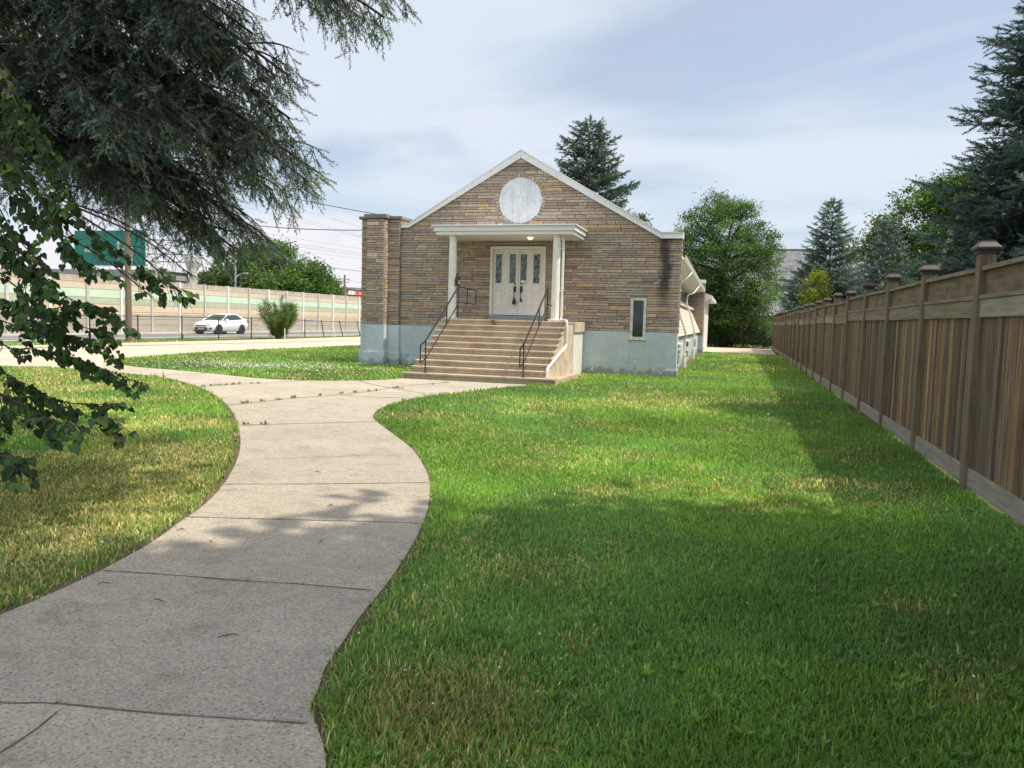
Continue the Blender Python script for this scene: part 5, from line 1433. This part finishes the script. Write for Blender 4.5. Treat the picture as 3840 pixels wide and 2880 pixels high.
# --- feathery bush by the chain link fence
def feathery(x, y):
    g = np.random.default_rng(70)
    t = thing('bush', 'feathery light green bush growing at the chain link fence beside the driveway', 'bush', (x, y, 0))
    tk = MB(); pos = []; dr = []; ln = []
    for k in range(46):
        a = g.uniform(0, 6.28); r = .95*np.sqrt(g.random()); hh = g.uniform(1.4, 2.65)*(1-.25*r)
        bx, by = x+np.cos(a)*r*1.35, y+np.sin(a)*r*1.35
        P = crom([(x+np.cos(a)*.12, y+np.sin(a)*.12, 0), ((x+bx)/2, (y+by)/2, hh*.5), (bx, by, hh)], 6)
        tk.tube(P, [.014*(1-.8*i/(len(P)-1))+.002 for i in range(len(P))], 4, cap=False)
        for i in range(2, len(P)):
            for q in range(11):
                pos.append(np.array(P[i])+g.normal(0, .06, 3)); dr.append(np.array([np.cos(a)*.5, np.sin(a)*.5, .7])+g.normal(0, .5, 3)); ln.append(g.uniform(.16, .34))
    pos = np.array(pos); dr = np.array(dr); ln = np.array(ln)
    pos[:, 2] = np.maximum(pos[:, 2], .12)
    tm = brush(9, .34, .085, 3, .5)
    V, F = place(tm, pos, dr, ln, roll=g.uniform(0, 6.28, len(pos)))
    np_mesh('foliage', V, F, MT['leaf'], t, jitter_cols(g, (.105, .175, .050), len(pos), len(tm[0]), .22))
    tk.build('stems', MT['twig'], t)
feathery(-26.6, 19.7)

# --- trunk at the left edge
broad_tree('broadleaf_tree', 'grey barked tree trunk at the left picture edge standing behind the drooping twigs', 'tree', -17.25, -8.35, 11, 4.6, [(-1.5, 0, 8.5, 2.8, 2.8, 2.4)], 120, 40, .22, (.05, .10, .025), 71, tr=.235, sig=.4, bark='grey_bark')

# --- spruce whose boughs hang in from the left
def bough_spruce():
    g = np.random.default_rng(80)
    tx, ty = -8.0, -16.7
    t = thing('spruce_tree', 'old shaggy spruce with drooping boughs filling the upper left of the view', 'tree', (tx, ty, 0))
    tk = MB(); tk.tube([(tx, ty, -.2), (tx, ty, 5), (tx, ty, 10.5), (tx, ty, 14)], [.27, .22, .12, .03], 12)
    tw = MB(); dw = MB()
    tips = [(-3.45, -15.87, 3.12), (-3.55, -16.25, 3.6), (-4.05, -15.82, 2.95), (-4.25, -15.82, 2.45), (-5.0, -15.72, 2.45), (-3.85, -16.47, 4.41), (-4.41, -16.04, 4.32),
            (-2.02, -16.8, 4.50), (-2.7, -16.76, 4.58), (-3.48, -16.43, 4.0), (-3.99, -17.06, 3.2), (-4.73, -17.1, 2.8), (-5.51, -16.86, 3.2), (-3.50, -16.18, 3.2), (-4.14, -17.0, 4.35), (-5.49, -16.55, 4.4), (-4.55, -15.31, 3.5), (-5.07, -15.31, 2.9)]
    boughs = []
    for e in tips+[tuple(np.array(t_)+g.normal(0, .16, 3)+np.array([-.22, 0, -.02])) for t_ in tips for _ in range(1)]:
        e = np.array(e); r = np.hypot(e[0]-tx, e[1]-ty)
        boughs.append((np.array([tx, ty, min(e[2]+.35+.18*r, 6.2)]), e, 1.0))
    for e in ((-1.8, -17.8, 5.7), (-2.3, -18.3, 5.9), (-3.0, -18.6, 6.0), (-2.6, -17.6, 6.4), (-1.6, -17.0, 6.6), (-1.3, -17.7, 6.0), (-2.9, -17.3, 6.9))+tuple((-1.5+g.uniform(-1, .9), -17.9+g.uniform(-.8, .7), 6.0+g.uniform(-.3, .6)) for _ in range(12)):
        boughs.append((np.array([tx, ty, 6.9]), np.array(e), 1.0))
    # more boughs on the side towards the viewer, layer over layer
    for k in range(8):
        a = g.uniform(-.75, .55); zz = g.uniform(2.9, 5.9); r = (4.35-.12*zz)*g.uniform(.62, 1.0)
        e = np.array([tx+np.cos(a)*r, ty+np.sin(a)*r, zz])
        boughs.append((np.array([tx, ty, min(zz+.35+.15*r, 6.6)]), e, 1.0))
    # the rest of the tree, all round
    z = 2.0
    while z < 13.5:
        f = (z-2)/12; n = 6; a0 = g.uniform(0, 6.28)
        for k in range(n):
            a = a0+k*6.283/n+g.normal(0, .2); r = (4.3*(1-f)**.75+.3)*g.uniform(.75, 1.08)
            if z < 3.2 or z < 6.2 and -1.75 < a % 6.283-6.283*(a % 6.283 > 3.14) < 1.0: continue      # the hand-placed side
            e = np.array([tx+np.cos(a)*r, ty+np.sin(a)*r, z-.16*r+.5*f])
            boughs.append((np.array([tx, ty, z+.25]), e, .55 if z < 6 else .45))
        z += .55
    pos = []; dr = []; ln = []; tp = []
    Zu = np.array([0, 0, 1.0])
    def curve(s0, e, arch, n=12):
        L_ = np.linalg.norm(e-s0); m = (s0*.42+e*.58)+Zu*arch*L_
        return np.array(crom([tuple(s0), tuple(m), tuple(e)], n)), L_
    def grow(s0, e, arch, dens, lo, r0, u0, hangk=1.0):
        """needled bough: hanging branchlets along a curved axis; lo = bare share next to the trunk"""
        P, L_ = curve(s0, e, arch); nP = len(P); Q = P[::3]
        tk.tube([tuple(p) for p in Q], [r0*(1-.85*i/len(Q))+.003 for i in range(len(Q))], 5, cap=False)
        hd = unit((e-s0)*np.array([1, 1, 0])); sd = np.array([-hd[1], hd[0], 0])
        for k in range(int(L_/.075*dens)):
            u = g.uniform(.08, 1.0); i = u*(nP-1); i0 = int(min(i, nP-2)); p = P[i0]+(P[i0+1]-P[i0])*(i-i0)
            U = u0+(1-u0)*u
            l_ = (.16+.42*(1-u)**.6)*g.uniform(.6, 1.3)
            sg = 1 if g.random() < .5 else -1
            d = unit(hd*g.uniform(.15, .7)+sd*sg*g.uniform(.1, .8)-Zu*g.uniform(.35, 1.5)*hangk)
            bare = u < lo*g.uniform(.6, 1.3)
            q = p+d*l_-Zu*.12*l_
            (dw if (bare and g.random() < .6) else tw).tube([tuple(p), tuple(p+d*l_*.5), tuple(q)], [.0055, .004, .002], 4, cap=False)
            perp = unit(np.cross(d, Zu)+1e-6); ns = max(2, int(l_/.08))
            for j in range(ns):
                w = (j+.6)/ns; pp = p+d*l_*w-Zu*.12*l_*w*w; s2 = sg*(1 if j % 2 else -1)
                dd = unit(d*.8+perp*s2*.75-Zu*.25+g.normal(0, .25, 3))
                if bare:
                    if g.random() < .5: dw.tube([tuple(pp), tuple(pp+dd*g.uniform(.05, .16))], [.003, .0015], 3, cap=False)
                    if g.random() < .72: continue
                pos.append(pp); dr.append(dd); ln.append(g.uniform(.11, .20)); tp.append(U)
            if not bare: pos.append(q); dr.append(d+Zu*.1); ln.append(g.uniform(.13, .21)); tp.append(min(1, U+.12))
        pos.append(P[-1]); dr.append(unit(hd-Zu*.2)); ln.append(.16); tp.append(1.0)
    for s0, e, dens in boughs:
        near = dens >= 1
        P, L_ = curve(s0, e, .13 if near else .08)
        grow(s0, e, .13 if near else .08, dens*.8, .40, .034, .3)
        hd = unit((e-s0)*np.array([1, 1, 0])); sd = np.array([-hd[1], hd[0], 0])
        for k in range(8 if near else 4):
            u = g.uniform(.30, .92); p = P[int(u*(len(P)-1))]; sg = 1 if k % 2 else -1
            l_ = (.35+.95*(1-u))*g.uniform(.7, 1.2)
            e2 = p+unit(hd*g.uniform(.6, 1.0)+sd*sg*g.uniform(.4, 1.0)-Zu*g.uniform(.0, .55))*l_
            grow(p, e2, .08, dens*1.0, .15 if u > .5 else .45, .012, u*.85)
    # dead lower branches and bare sprays against the sky
    for a_, b_ in (((-6.4, -16.3, 2.75), (-4.99, -15.99, 1.97)), ((-6.2, -16.3, 2.6), (-5.03, -16.02, 1.68)), ((-6.9, -16.5, 2.6), (-5.5, -16.1, 1.75)), ((-6.9, -16.4, 2.9), (-5.2, -16.0, 2.2)), ((-6.6, -16.3, 3.0), (-4.8, -15.9, 2.42)), ((-6.8, -16.2, 3.3), (-4.9, -15.8, 2.75)), ((-4.6, -15.76, 3.2), (-4.14, -15.61, 3.56)), ((-4.7, -15.7, 3.3), (-4.33, -15.66, 3.6)), ((-4.9, -15.8, 3.2), (-4.3, -15.7, 3.42))):
        a_ = np.array(a_); b_ = np.array(b_); P, L_ = curve(a_, b_, .06, 8)
        dw.tube([tuple(p) for p in P[::2]], [.012*(1-.8*i/len(P[::2]))+.002 for i in range(len(P[::2]))], 5, cap=False)
        ax = unit(b_-a_)
        for k in range(int(L_/.045)):
            p = P[g.integers(int(len(P)*.3), len(P))]; dd = unit(ax*.7+g.normal(0, .5, 3)-Zu*(.25 if b_[2] < 3 else -.1)); l_ = g.uniform(.08, .30)
            dw.tube([tuple(p), tuple(p+dd*l_*.5), tuple(p+dd*l_-Zu*.03)], [.004, .003, .0015], 4, cap=False)
    print('left spruce boughs', len(boughs), 'shoots', len(pos))
    pos = np.array(pos); dr = np.array(dr); ln = np.array(ln); tp = np.array(tp)
    tm = brush(30, .21, .055, 8, .95)
    V, F = place(tm, pos, dr, ln, thick=np.full(len(ln), .18), roll=g.uniform(0, 6.28, len(pos)))
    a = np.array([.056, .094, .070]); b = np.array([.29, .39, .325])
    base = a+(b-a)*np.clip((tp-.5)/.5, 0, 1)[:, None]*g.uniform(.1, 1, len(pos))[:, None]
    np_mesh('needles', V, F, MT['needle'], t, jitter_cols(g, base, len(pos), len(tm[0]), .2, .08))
    tk.build('trunk', MT['bark'], t, smooth=True)
    tw.build('twigs', MT['twig'], t, fix=False); dw.build('dead_twigs', MT['dead_twig'], t, fix=False)
    
bough_spruce()

# --- drooping leafy twigs in front, at the left
def leafy():
    g = np.random.default_rng(90)
    BR = [[(-5.06, -18.97, 2.05), (-4.42, -18.92, 1.91), (-4.03, -18.95, 1.77), (-3.66, -18.98, 1.61), (-3.3, -19.01, 1.55)], [(-4.75, -19.21, 1.89), (-4.13, -19.18, 1.59), (-3.7, -19.19, 1.54), (-3.32, -19.2, 1.59), (-3.0, -19.24, 1.47)], [(-5.34, -18.76, 1.77), (-4.66, -18.73, 1.26), (-4.3, -18.76, 1.22), (-3.92, -18.78, 1.18), (-3.54, -18.81, 1.09), (-3.17, -18.83, .99)],
          [(-4.83, -19.17, 1.4), (-4.2, -19.14, 1.08), (-3.75, -19.15, .89), (-3.33, -19.17, .78), (-3.05, -19.21, .79)], [(-4.42, -19.48, 1.22), (-3.83, -19.46, .95), (-3.53, -19.51, .87), (-3.25, -19.56, .79), (-3.01, -19.63, .73)], [(-3.32, -20.34, .92), (-2.82, -20.34, .73), (-2.56, -20.39, .74)], [(-4.31, -19.58, .9), (-3.73, -19.55, .83), (-3.32, -19.56, .81), (-3.08, -19.62, .79)],
          [(-5.0, -18.99, 2.83), (-4.35, -18.96, 2.47), (-3.9, -18.98, 2.18), (-3.53, -19.02, 1.91), (-3.2, -19.07, 1.78)], [(-4.68, -19.25, 2.36), (-4.07, -19.22, 2.15), (-3.76, -19.27, 1.95), (-3.49, -19.34, 1.79)], [(-4.44, -19.24, 2.91), (-3.83, -19.23, 2.47), (-3.49, -19.29, 2.08), (-3.29, -19.38, 1.88)], [(-4.66, -19.05, 3.48), (-4.13, -19.07, 2.94), (-3.75, -19.11, 2.59), (-3.51, -19.19, 2.35)],
          [(-5.03, -18.89, 1.62), (-4.41, -18.86, 1.42), (-3.96, -18.86, 1.36), (-3.56, -18.88, 1.3), (-3.32, -18.95, 1.14)], [(-4.91, -19.0, 1.11), (-4.27, -18.96, .96), (-3.75, -18.95, .84), (-3.29, -18.94, .86)], [(-5.13, -18.68, 3.27), (-4.43, -18.64, 2.78), (-3.99, -18.68, 2.4), (-3.67, -18.74, 2.07)], [(-4.79, -18.99, 2.12), (-4.11, -18.96, 1.63), (-3.67, -18.98, 1.44), (-3.32, -19.01, 1.38)], [(-4.78, -18.94, 3.86), (-4.3, -18.98, 3.31), (-4.01, -19.06, 2.91), (-3.77, -19.13, 2.69)]]
    tx, ty = -6.1, -19.6
    t = thing('broadleaf_tree', 'leafy tree whose drooping twigs of heart shaped dark leaves hang in at the left', 'tree', (tx, ty, 0))
    br = MB(); pos = []; dr = []; ln = []; up = []; lit = []
    def twig(P, r0, dens, sub=True):
        P = np.array(crom([tuple(p) for p in P], 8)); n = len(P)
        br.tube([tuple(p) for p in P], [r0*(1-.8*i/(n-1))+.0012 for i in range(n)], 5, cap=False)
        seg = np.linalg.norm(np.diff(P, axis=0), axis=1).sum()
        m = int(seg*dens); ax = unit(P[-1]-P[0])
        for k in range(m):
            u = g.uniform(.08, 1.0); i = u*(n-1); i0 = int(min(i, n-2)); p = P[i0]+(P[i0+1]-P[i0])*(i-i0)
            tan = unit(P[i0+1]-P[i0]); sd = unit(np.cross(tan, np.array([0, 0, 1.0])))*(1 if k % 2 else -1)
            d = unit(tan*.45+sd*.55+np.array([0, 0, -.75])+g.normal(0, .35, 3))
            q = p+unit(tan*.3+sd*.6+np.array([0, 0, -.1]))*.02
            pos.append(q); dr.append(d); ln.append(.022+.050*g.random()**1.3); up.append(unit(np.array([.3, -.5, .9])+g.normal(0, .45, 3)))
        pos.append(P[-1]); dr.append(unit(ax+np.array([0, 0, -.4]))); ln.append(.05); up.append(np.array([.2, -.5, .9]))
        if sub:
            for k in range(int(seg*(8.0 if P[-1][2] < 1.7 else 4.5))):
                u = g.uniform(.15, .95); i = int(u*(n-1)); p = P[i]
                tan = unit(P[min(i+1, n-1)]-P[max(i-1, 0)]); sd = unit(np.cross(tan, np.array([0, 0, 1.0])))*(1 if g.random() < .5 else -1)
                l_ = g.uniform(.12, .40)*(1.15-u*.6); e = p+unit(tan*.75+sd*.35+np.array([0, 0, -.42])+g.normal(0, .15, 3))*l_
                twig([p, (p+e)/2+np.array([0, 0, .01]), e], .0022, 40, False)
    for B_ in BR: twig(B_, .006, 22)
    for B_ in ((7, 8, 9, 10, 13, 15)):           # denser high twigs at the left
        for k in range(1):
            o = g.normal(0, .14, 3); twig([np.array(p)+o*(.5+.3*i) for i, p in enumerate(BR[B_])], .005, 20)
    # limbs to the trunk and the leafy crown above
    for B_ in BR:
        s = np.array(B_[0]); br.tube(crom([(tx, ty, s[2]*.5+2.2), ((tx+s[0])/2, (ty+s[1])/2, s[2]+.35), tuple(s)], 5), [.035*(1-.8*i/10)+.004 for i in range(11)], 6, cap=False)
    br.tube([(tx, ty, -.1), (tx-.05, ty, 2.2), (tx-.1, ty+.1, 4.2), (tx-.2, ty+.1, 6.5)], [.14, .11, .08, .02], 10)
    pos = np.array(pos); dr = np.array(dr); ln = np.array(ln); up = np.array(up)
    # heart-shaped leaf, folded along the midrib, slightly cupped
    TV = np.array([[.02, 0, 0], [-.10, .20, .03], [.02, .44, .06], [.32, .47, .06], [.66, .27, .02], [1.05, 0, -.12], [.66, -.27, .02], [.32, -.47, .06], [.02, -.44, .06], [-.10, -.20, .03], [.40, 0, -.03], [.70, 0, -.06]])
    TF = [(0, 1, 2, 10), (10, 2, 3, 11), (11, 3, 4, 5), (0, 10, 8, 9), (10, 11, 7, 8), (11, 5, 6, 7)]
    V, F = place((TV, np.array(TF)), pos, dr, ln, up=up)
    C = jitter_cols(g, (.036, .078, .020), len(pos), len(TV), .34, .1)
    hi = np.repeat(g.random(len(pos)) < .08, len(TV)); C[hi] *= np.array([2.6, 2.4, 1.4])
    np_mesh('leaves', V, F, MT['nearleaf'], t, C)
    br.build('branches', MT['twig'], t, fix=False)
    # upper crown (mostly above and left of the frame)
    bl = [(-1.0, .2, 5.4, 1.7, 1.6, 1.5), (-.3, 0, 4.4, 1.3, 1.2, .9)]
    n = 5000; b = np.array(bl)[g.choice(2, n)]; d = unit(g.normal(0, 1, (n, 3)))
    p = np.array([tx, ty, 0])+b[:, :3]+d*b[:, 3:]*(g.uniform(.1, 1, n)**(1/3))[:, None]
    V, F = place((TV, np.array(TF)), p, unit(g.normal(0, .6, (n, 3))+np.array([0, 0, -.6])), g.uniform(.05, .1, n))
    np_mesh('crown', V, F, MT['nearleaf'], t, jitter_cols(g, (.045, .09, .024), n, len(TV), .25, .1))
    print('near leaves', len(pos))
leafy()

# --- tall trees standing beyond the fence to the right of the viewer; their shade lies over the near lawn
broad_tree('broadleaf_tree', 'tall broad tree beyond the fence, its shade over the near lawn', 'tree', 7.8, -20.4, 14.5, 3.0,
           [(0, -.2, 8.2, 3.8, 3.8, 3.6), (-.6, -1.5, 11.0, 3.4, 3.2, 2.6), (-.4, -3.6, 5.5, 3.2, 3.0, 2.2), (-2.6, -2.2, 7.4, 2.2, 2.6, 1.7), (-5.6, 2.85, 13.2, 1.3, .15, .3, 5), (-5.0, 1.6, 12.4, 1.0, .12, .3, 5), (.2, .2, 5.2, 3.0, 3.4, 1.8), (-.5, -3.0, 8, 3.0, 2.8, 3.4)], 1750, 34, .40, (.06, .11, .028), 101, tr=.3, sig=.45, shell=.2, group='shade trees beyond the fence')
broad_tree('broadleaf_tree', 'second tall tree beyond the fence, casting shade across the path', 'tree', 7.4, -25.4, 16.5, 3.0,
           [(0, 0, 9.2, 3.8, 3.8, 4.6), (-1, .8, 12.6, 3.0, 3.2, 2.6), (.4, -.6, 6, 3.2, 3.4, 2.4), (-3.6, 0, 8.2, 2.8, 3.4, 2.2)], 1500, 34, .42, (.06, .11, .028), 102, tr=.32, sig=.5, shell=.2, group='shade trees beyond the fence')

# ------------------------------------------------------------------ grass
def grass():
    g = np.random.default_rng(123)
    cx, cy = CAM.x, CAM.y
    ax = math.pi/2+YAW; half = rad(41)
    def ring(r0, r1, dens):
        n = int(half*(r1*r1-r0*r0)*dens)
        r = np.sqrt(g.uniform(r0*r0, r1*r1, n)); a = ax+g.uniform(-half, half, n)
        return np.stack([cx+r*np.cos(a), cy+r*np.sin(a)], 1), r
    bands = [(1.6, 3.2, 13000), (3.2, 5, 8000), (5, 8, 3900), (8, 12, 1900), (12, 18, 900), (18, 27, 380), (27, 48, 120)]
    P = []; Rr = []
    for a, b, d in bands:
        p, r = ring(a, b, d); P.append(p); Rr.append(r)
    P = np.concatenate(P); r = np.concatenate(Rr)
    x, y = P[:, 0], P[:, 1]
    keep = (x < 3.42+.0043*y) & (x > -29.0) & ~((x > -28.2-.9+1.6) & False)
    keep &= ~inpoly(x, y, POLY_PATH) & ~inpoly(x, y, POLY_DRIVE)
    keep &= ~((x > -10.95) & (x < -.62) & (y > -.03)) & ~((x > -7.1) & (x < -3.42) & (y > -5.2) & (y < 0)) & ~((x > -10.9) & (x < -9.4) & (y > -.45) & (y < 0))
    keep &= ~((y > 23.0) & (x > -1.3)) & (y < 24)
    keep |= (x > -28.95) & (x < -26.7) & (y > -12) & (y < 40)
    # density patches
    def vn(x, y, s, seed):
        h = np.random.default_rng(seed).random((64, 64)); u = x/s; v = y/s
        i = np.floor(u).astype(int); j = np.floor(v).astype(int); fu = u-i; fv = v-j
        fu = fu*fu*(3-2*fu); fv = fv*fv*(3-2*fv); i %= 64; j %= 64; i1 = (i+1) % 64; j1 = (j+1) % 64
        return (h[i, j]*(1-fu)+h[i1, j]*fu)*(1-fv)+(h[i, j1]*(1-fu)+h[i1, j1]*fu)*fv
    pat = .5*vn(x, y, 1.1, 1)+.3*vn(x, y, .35, 2)+.2*vn(x, y, 3.1, 3)
    left = (x < -2.2-.35*(y+20)*(y > -20)) & (y < -7)
    # left lawn: only right where the path lies to its right
    lx = np.interp(y, [p[1] for p in PL], [p[0] for p in PL])
    left = (x < lx) & (y < -7.6)
    dry = np.clip((pat-.50)*3.6, 0, 1)*.60
    nearleft = left & (y < -15.5)
    dry = np.where(left, np.clip((pat-.32)*2.4+.08, 0, .75), dry)
    dry = np.where(nearleft, np.clip((pat-.24)*2.4+.14, 0, .85), dry)
    thin = np.where(left, np.clip((pat-.60)*2.0, 0, .5), np.clip((pat-.62)*2.2, 0, .45))
    # right by the path in the near corner: dry patches
    corner = np.exp(-(((x+.1)/.55)**2+((y+20.9)/.55)**2))
    dry = np.maximum(dry, corner*.75)
    keep &= g.random(len(x)) > thin
    # edge of the lawns: greener, denser, longer
    x, y, r, pat, dry, left = x[keep], y[keep], r[keep], pat[keep], dry[keep], left[keep]
    n = len(x)
    def edge_d(poly):
        Q = np.array(poly); best = np.full(n, 9.0)
        for k in range(0, len(Q)-1):
            a, b = Q[k], Q[k+1]; ab = b-a; l2 = ab@ab+1e-9
            tt = np.clip(((x-a[0])*ab[0]+(y-a[1])*ab[1])/l2, 0, 1)
            best = np.minimum(best, np.hypot(x-a[0]-tt*ab[0], y-a[1]-tt*ab[1]))
        return best
    ed = np.minimum(np.minimum(edge_d(PL), edge_d(PR)), edge_d(IL))
    e_ = np.clip(1-ed/.4, 0, 1)*(g.random(n)*.6+.4)
    dry = dry*(1-.75*e_)
    bare = (ed < .05*np.where(left, 1.5, .8)) & (g.random(n) < .75)
    keep = ~bare
    x, y, r, pat, dry, left, e_ = x[keep], y[keep], r[keep], pat[keep], dry[keep], left[keep], e_[keep]; n = len(x)
    hgt = (.023+.022*g.random(n))*(.62+.95*(vn(x, y, .42, 21)*.6+vn(x, y, .16, 22)*.4))*(1+.55*e_)*(1-.2*dry)
    tall = g.random(n) < .010; hgt = np.where(tall, hgt*2.0, hgt)
    hgt *= 1+np.clip((r-6)/25, 0, .9)
    wid = .0019+.00062*r+.0010*g.random(n)
    az = g.uniform(0, 2*np.pi, n); lean = np.abs(g.normal(.0, .65, n))+.30
    lean = np.minimum(lean, 1.45)
    dx, dy = np.cos(az), np.sin(az)
    # width direction: mostly facing any way
    wa = az+np.pi/2+g.normal(0, .5, n); wx, wy = np.cos(wa)*wid, np.sin(wa)*wid
    z0 = -.035
    s1 = hgt*.55; o1 = s1*np.sin(lean*.5); h1 = s1*np.cos(lean*.5); s2 = hgt*.6; o2 = o1+s2*np.sin(lean); h2 = h1+s2*np.cos(lean)
    V = np.empty((n, 5, 3), np.float32)
    V[:, 0] = np.stack([x-wx, y-wy, z0+0*x], 1); V[:, 1] = np.stack([x+wx, y+wy, z0+0*x], 1)
    V[:, 2] = np.stack([x+dx*o1-wx*.75, y+dy*o1-wy*.75, z0+.012+h1], 1); V[:, 3] = np.stack([x+dx*o1+wx*.75, y+dy*o1+wy*.75, z0+.012+h1], 1)
    V[:, 4] = np.stack([x+dx*o2, y+dy*o2, z0+.012+h2], 1)
    i = np.arange(n)*5
    # two triangles for the base quad + tip triangle
    F = np.stack([np.stack([i, i+1, i+3], 1), np.stack([i, i+3, i+2], 1), np.stack([i+2, i+3, i+4], 1)], 1).reshape(-1, 3)
    ga = np.array([.155, .285, .066]); gb = np.array([.240, .370, .098]); gc = np.array([.125, .245, .108]); st_ = np.array([.52, .46, .24])
    u = g.random(n)[:, None]; col = ga*(1-u)+gb*u
    blue = (vn(x, y, 1.7, 9) > .62)[:, None]; col = np.where(blue, col*.6+gc*.4, col)
    drym = (g.random(n) < dry*.85)[:, None]
    col = np.where(drym, st_*(.7+.5*g.random((n, 1))), col*(1-.25*dry[:, None])+np.array([.14, .15, .045])*.25*dry[:, None])
    lo_ = vn(x, y, 2.3, 12)*.6+vn(x, y, .55, 13)*.4
    col *= np.exp((lo_-.5)*.9+.10)[:, None]*np.exp(g.normal(0, .22, (n, 1)))
    C = np.repeat(col, 5, 0)
    C = C.reshape(n, 5, 3)
    o = np_mesh('grass', V.reshape(-1, 3), F, MT['grass'], None, C.reshape(-1, 3))
    tag(o, 'mown lawn of green and straw coloured grass blades', 'grass', kind='stuff')
    print('grass blades', n)
    # ---- weeds: rosettes and tufts, in the lawn and in the joints
    wp = []; wd = []; wl = []; wc = []; wr = []
    tuft = [(-9.56, -9.81), (-9.51, -9.59), (-9.47, -9.42), (-9.42, -9.26), (-9.35, -9.1), (-9.29, -8.97), (-9.19, -8.69), (-9.09, -8.54), (-6.79, -10.91), (-6.82, -10.78), (-6.96, -11.6), (-6.83, -11.29), (-6.61, -10.22), (-6.46, -9.66), (-6.32, -9.31), (-6.18, -8.98), (-7.03, -11.97), (-7.05, -12.05), (-6.05, -7.98), (-6.07, -7.82), (-5.88, -8.04), (-5.63, -5.98), (-5.73, -6.58), (-6.16, -8.72),
            (-1.66, -21.37), (-1.43, -21.31), (-.56, -21.16), (-1.66, -19.84), (-1.6, -19.83), (-1.27, -19.78), (-2.42, -18.62), (-2.19, -18.55), (-2.2, -17.15), (-5.43, -14.3), (-5.25, -14.16)]
    for (a, b) in tuft:
        dist = math.hypot(a-cx, b-cy); k_ = int(12 if dist > 9 else 5); s = .04 if dist > 9 else .011
        for q in range(k_):
            an = g.uniform(0, 6.28); wp.append((a+g.normal(0, s*.6), b+g.normal(0, s*.6), 0)); wd.append((math.cos(an)*.8, math.sin(an)*.8, g.uniform(.4, 1.3))); wl.append(g.uniform(.6, 1.3)*s*1.5); wc.append((.11, .20, .04)); wr.append(.25)
    m = 0
    lawn_i = g.choice(n, 1500, replace=False)
    for q in lawn_i:
        if r[q] > 14: continue
        a, b = x[q], y[q]; k_ = g.integers(5, 9); big = g.uniform(.022, .06)
        if left[q]: big *= .8
        pale_ = g.random() < .35
        for e in range(k_):
            an = 6.28*e/k_+g.normal(0, .3); wp.append((a, b, -.01)); wd.append((math.cos(an), math.sin(an), g.uniform(.25, 1.1))); wl.append(big*g.uniform(.7, 1.2))
            wc.append((.22, .38, .07) if pale_ else (.13, .26, .06)); wr.append(.22)
    wp = np.array(wp); wd = np.array(wd); wl = np.array(wl); wc = np.array(wc)
    V, F = place(LEAF, wp, wd, wl, thick=wl*.62, roll=g.normal(0, .3, len(wl)))
    o = np_mesh('weeds', V, F, MT['grass'], None, jitter_cols(g, wc, len(wc), 4, .15))
    tag(o, 'broad leaved weeds and grass tufts in lawn and path joints', 'weeds', kind='stuff')
    # ---- clover flowers
    fp = []
    for k in range(620):
        a = g.normal(-12.2, 1.6); b = g.normal(-3.6, .75)+(a+12.2)*.12
        fp.append((a, b))
    for k in range(260):
        fp.append((g.uniform(-16, -8), g.uniform(-6.5, -.5)))
    sel = g.choice(n, 130, replace=False)
    for q in sel:
        if r[q] < 20 and pat[q] > .45 and not left[q]: fp.append((x[q], y[q]))
    fp = np.array(fp); ok = ~inpoly(fp[:, 0], fp[:, 1], POLY_PATH) & ~inpoly(fp[:, 0], fp[:, 1], POLY_DRIVE) & ~((fp[:, 0] > -7.2) & (fp[:, 0] < -3.1) & (fp[:, 1] > -5.3)) & ~((fp[:, 1] > -.5) & (fp[:, 0] < -.5) & (fp[:, 0] > -11))
    fp = fp[ok]; nf = len(fp)
    dist = np.hypot(fp[:, 0]-cx, fp[:, 1]-cy)
    rr = np.where(dist > 14, .018, .0075)*g.uniform(.7, 1.2, nf)
    OV = np.array([[1, 0, 0], [-1, 0, 0], [0, 1, 0], [0, -1, 0], [0, 0, 1], [0, 0, -.7]]); OF = np.array([[0, 2, 4], [2, 1, 4], [1, 3, 4], [3, 0, 4], [2, 0, 5], [1, 2, 5], [3, 1, 5], [0, 3, 5]])
    pos = np.stack([fp[:, 0], fp[:, 1], g.uniform(.035, .06, nf)], 1)
    V = (OV[None]*rr[:, None, None]+pos[:, None, :]).reshape(-1, 3); F = (OF[None]+(np.arange(nf)*6)[:, None, None]).reshape(-1, 3)
    o = np_mesh('clover_flowers', V, F, MT['petal'], None)
    tag(o, 'white clover flower heads scattered over the lawns', 'flowers', kind='stuff')
grass()
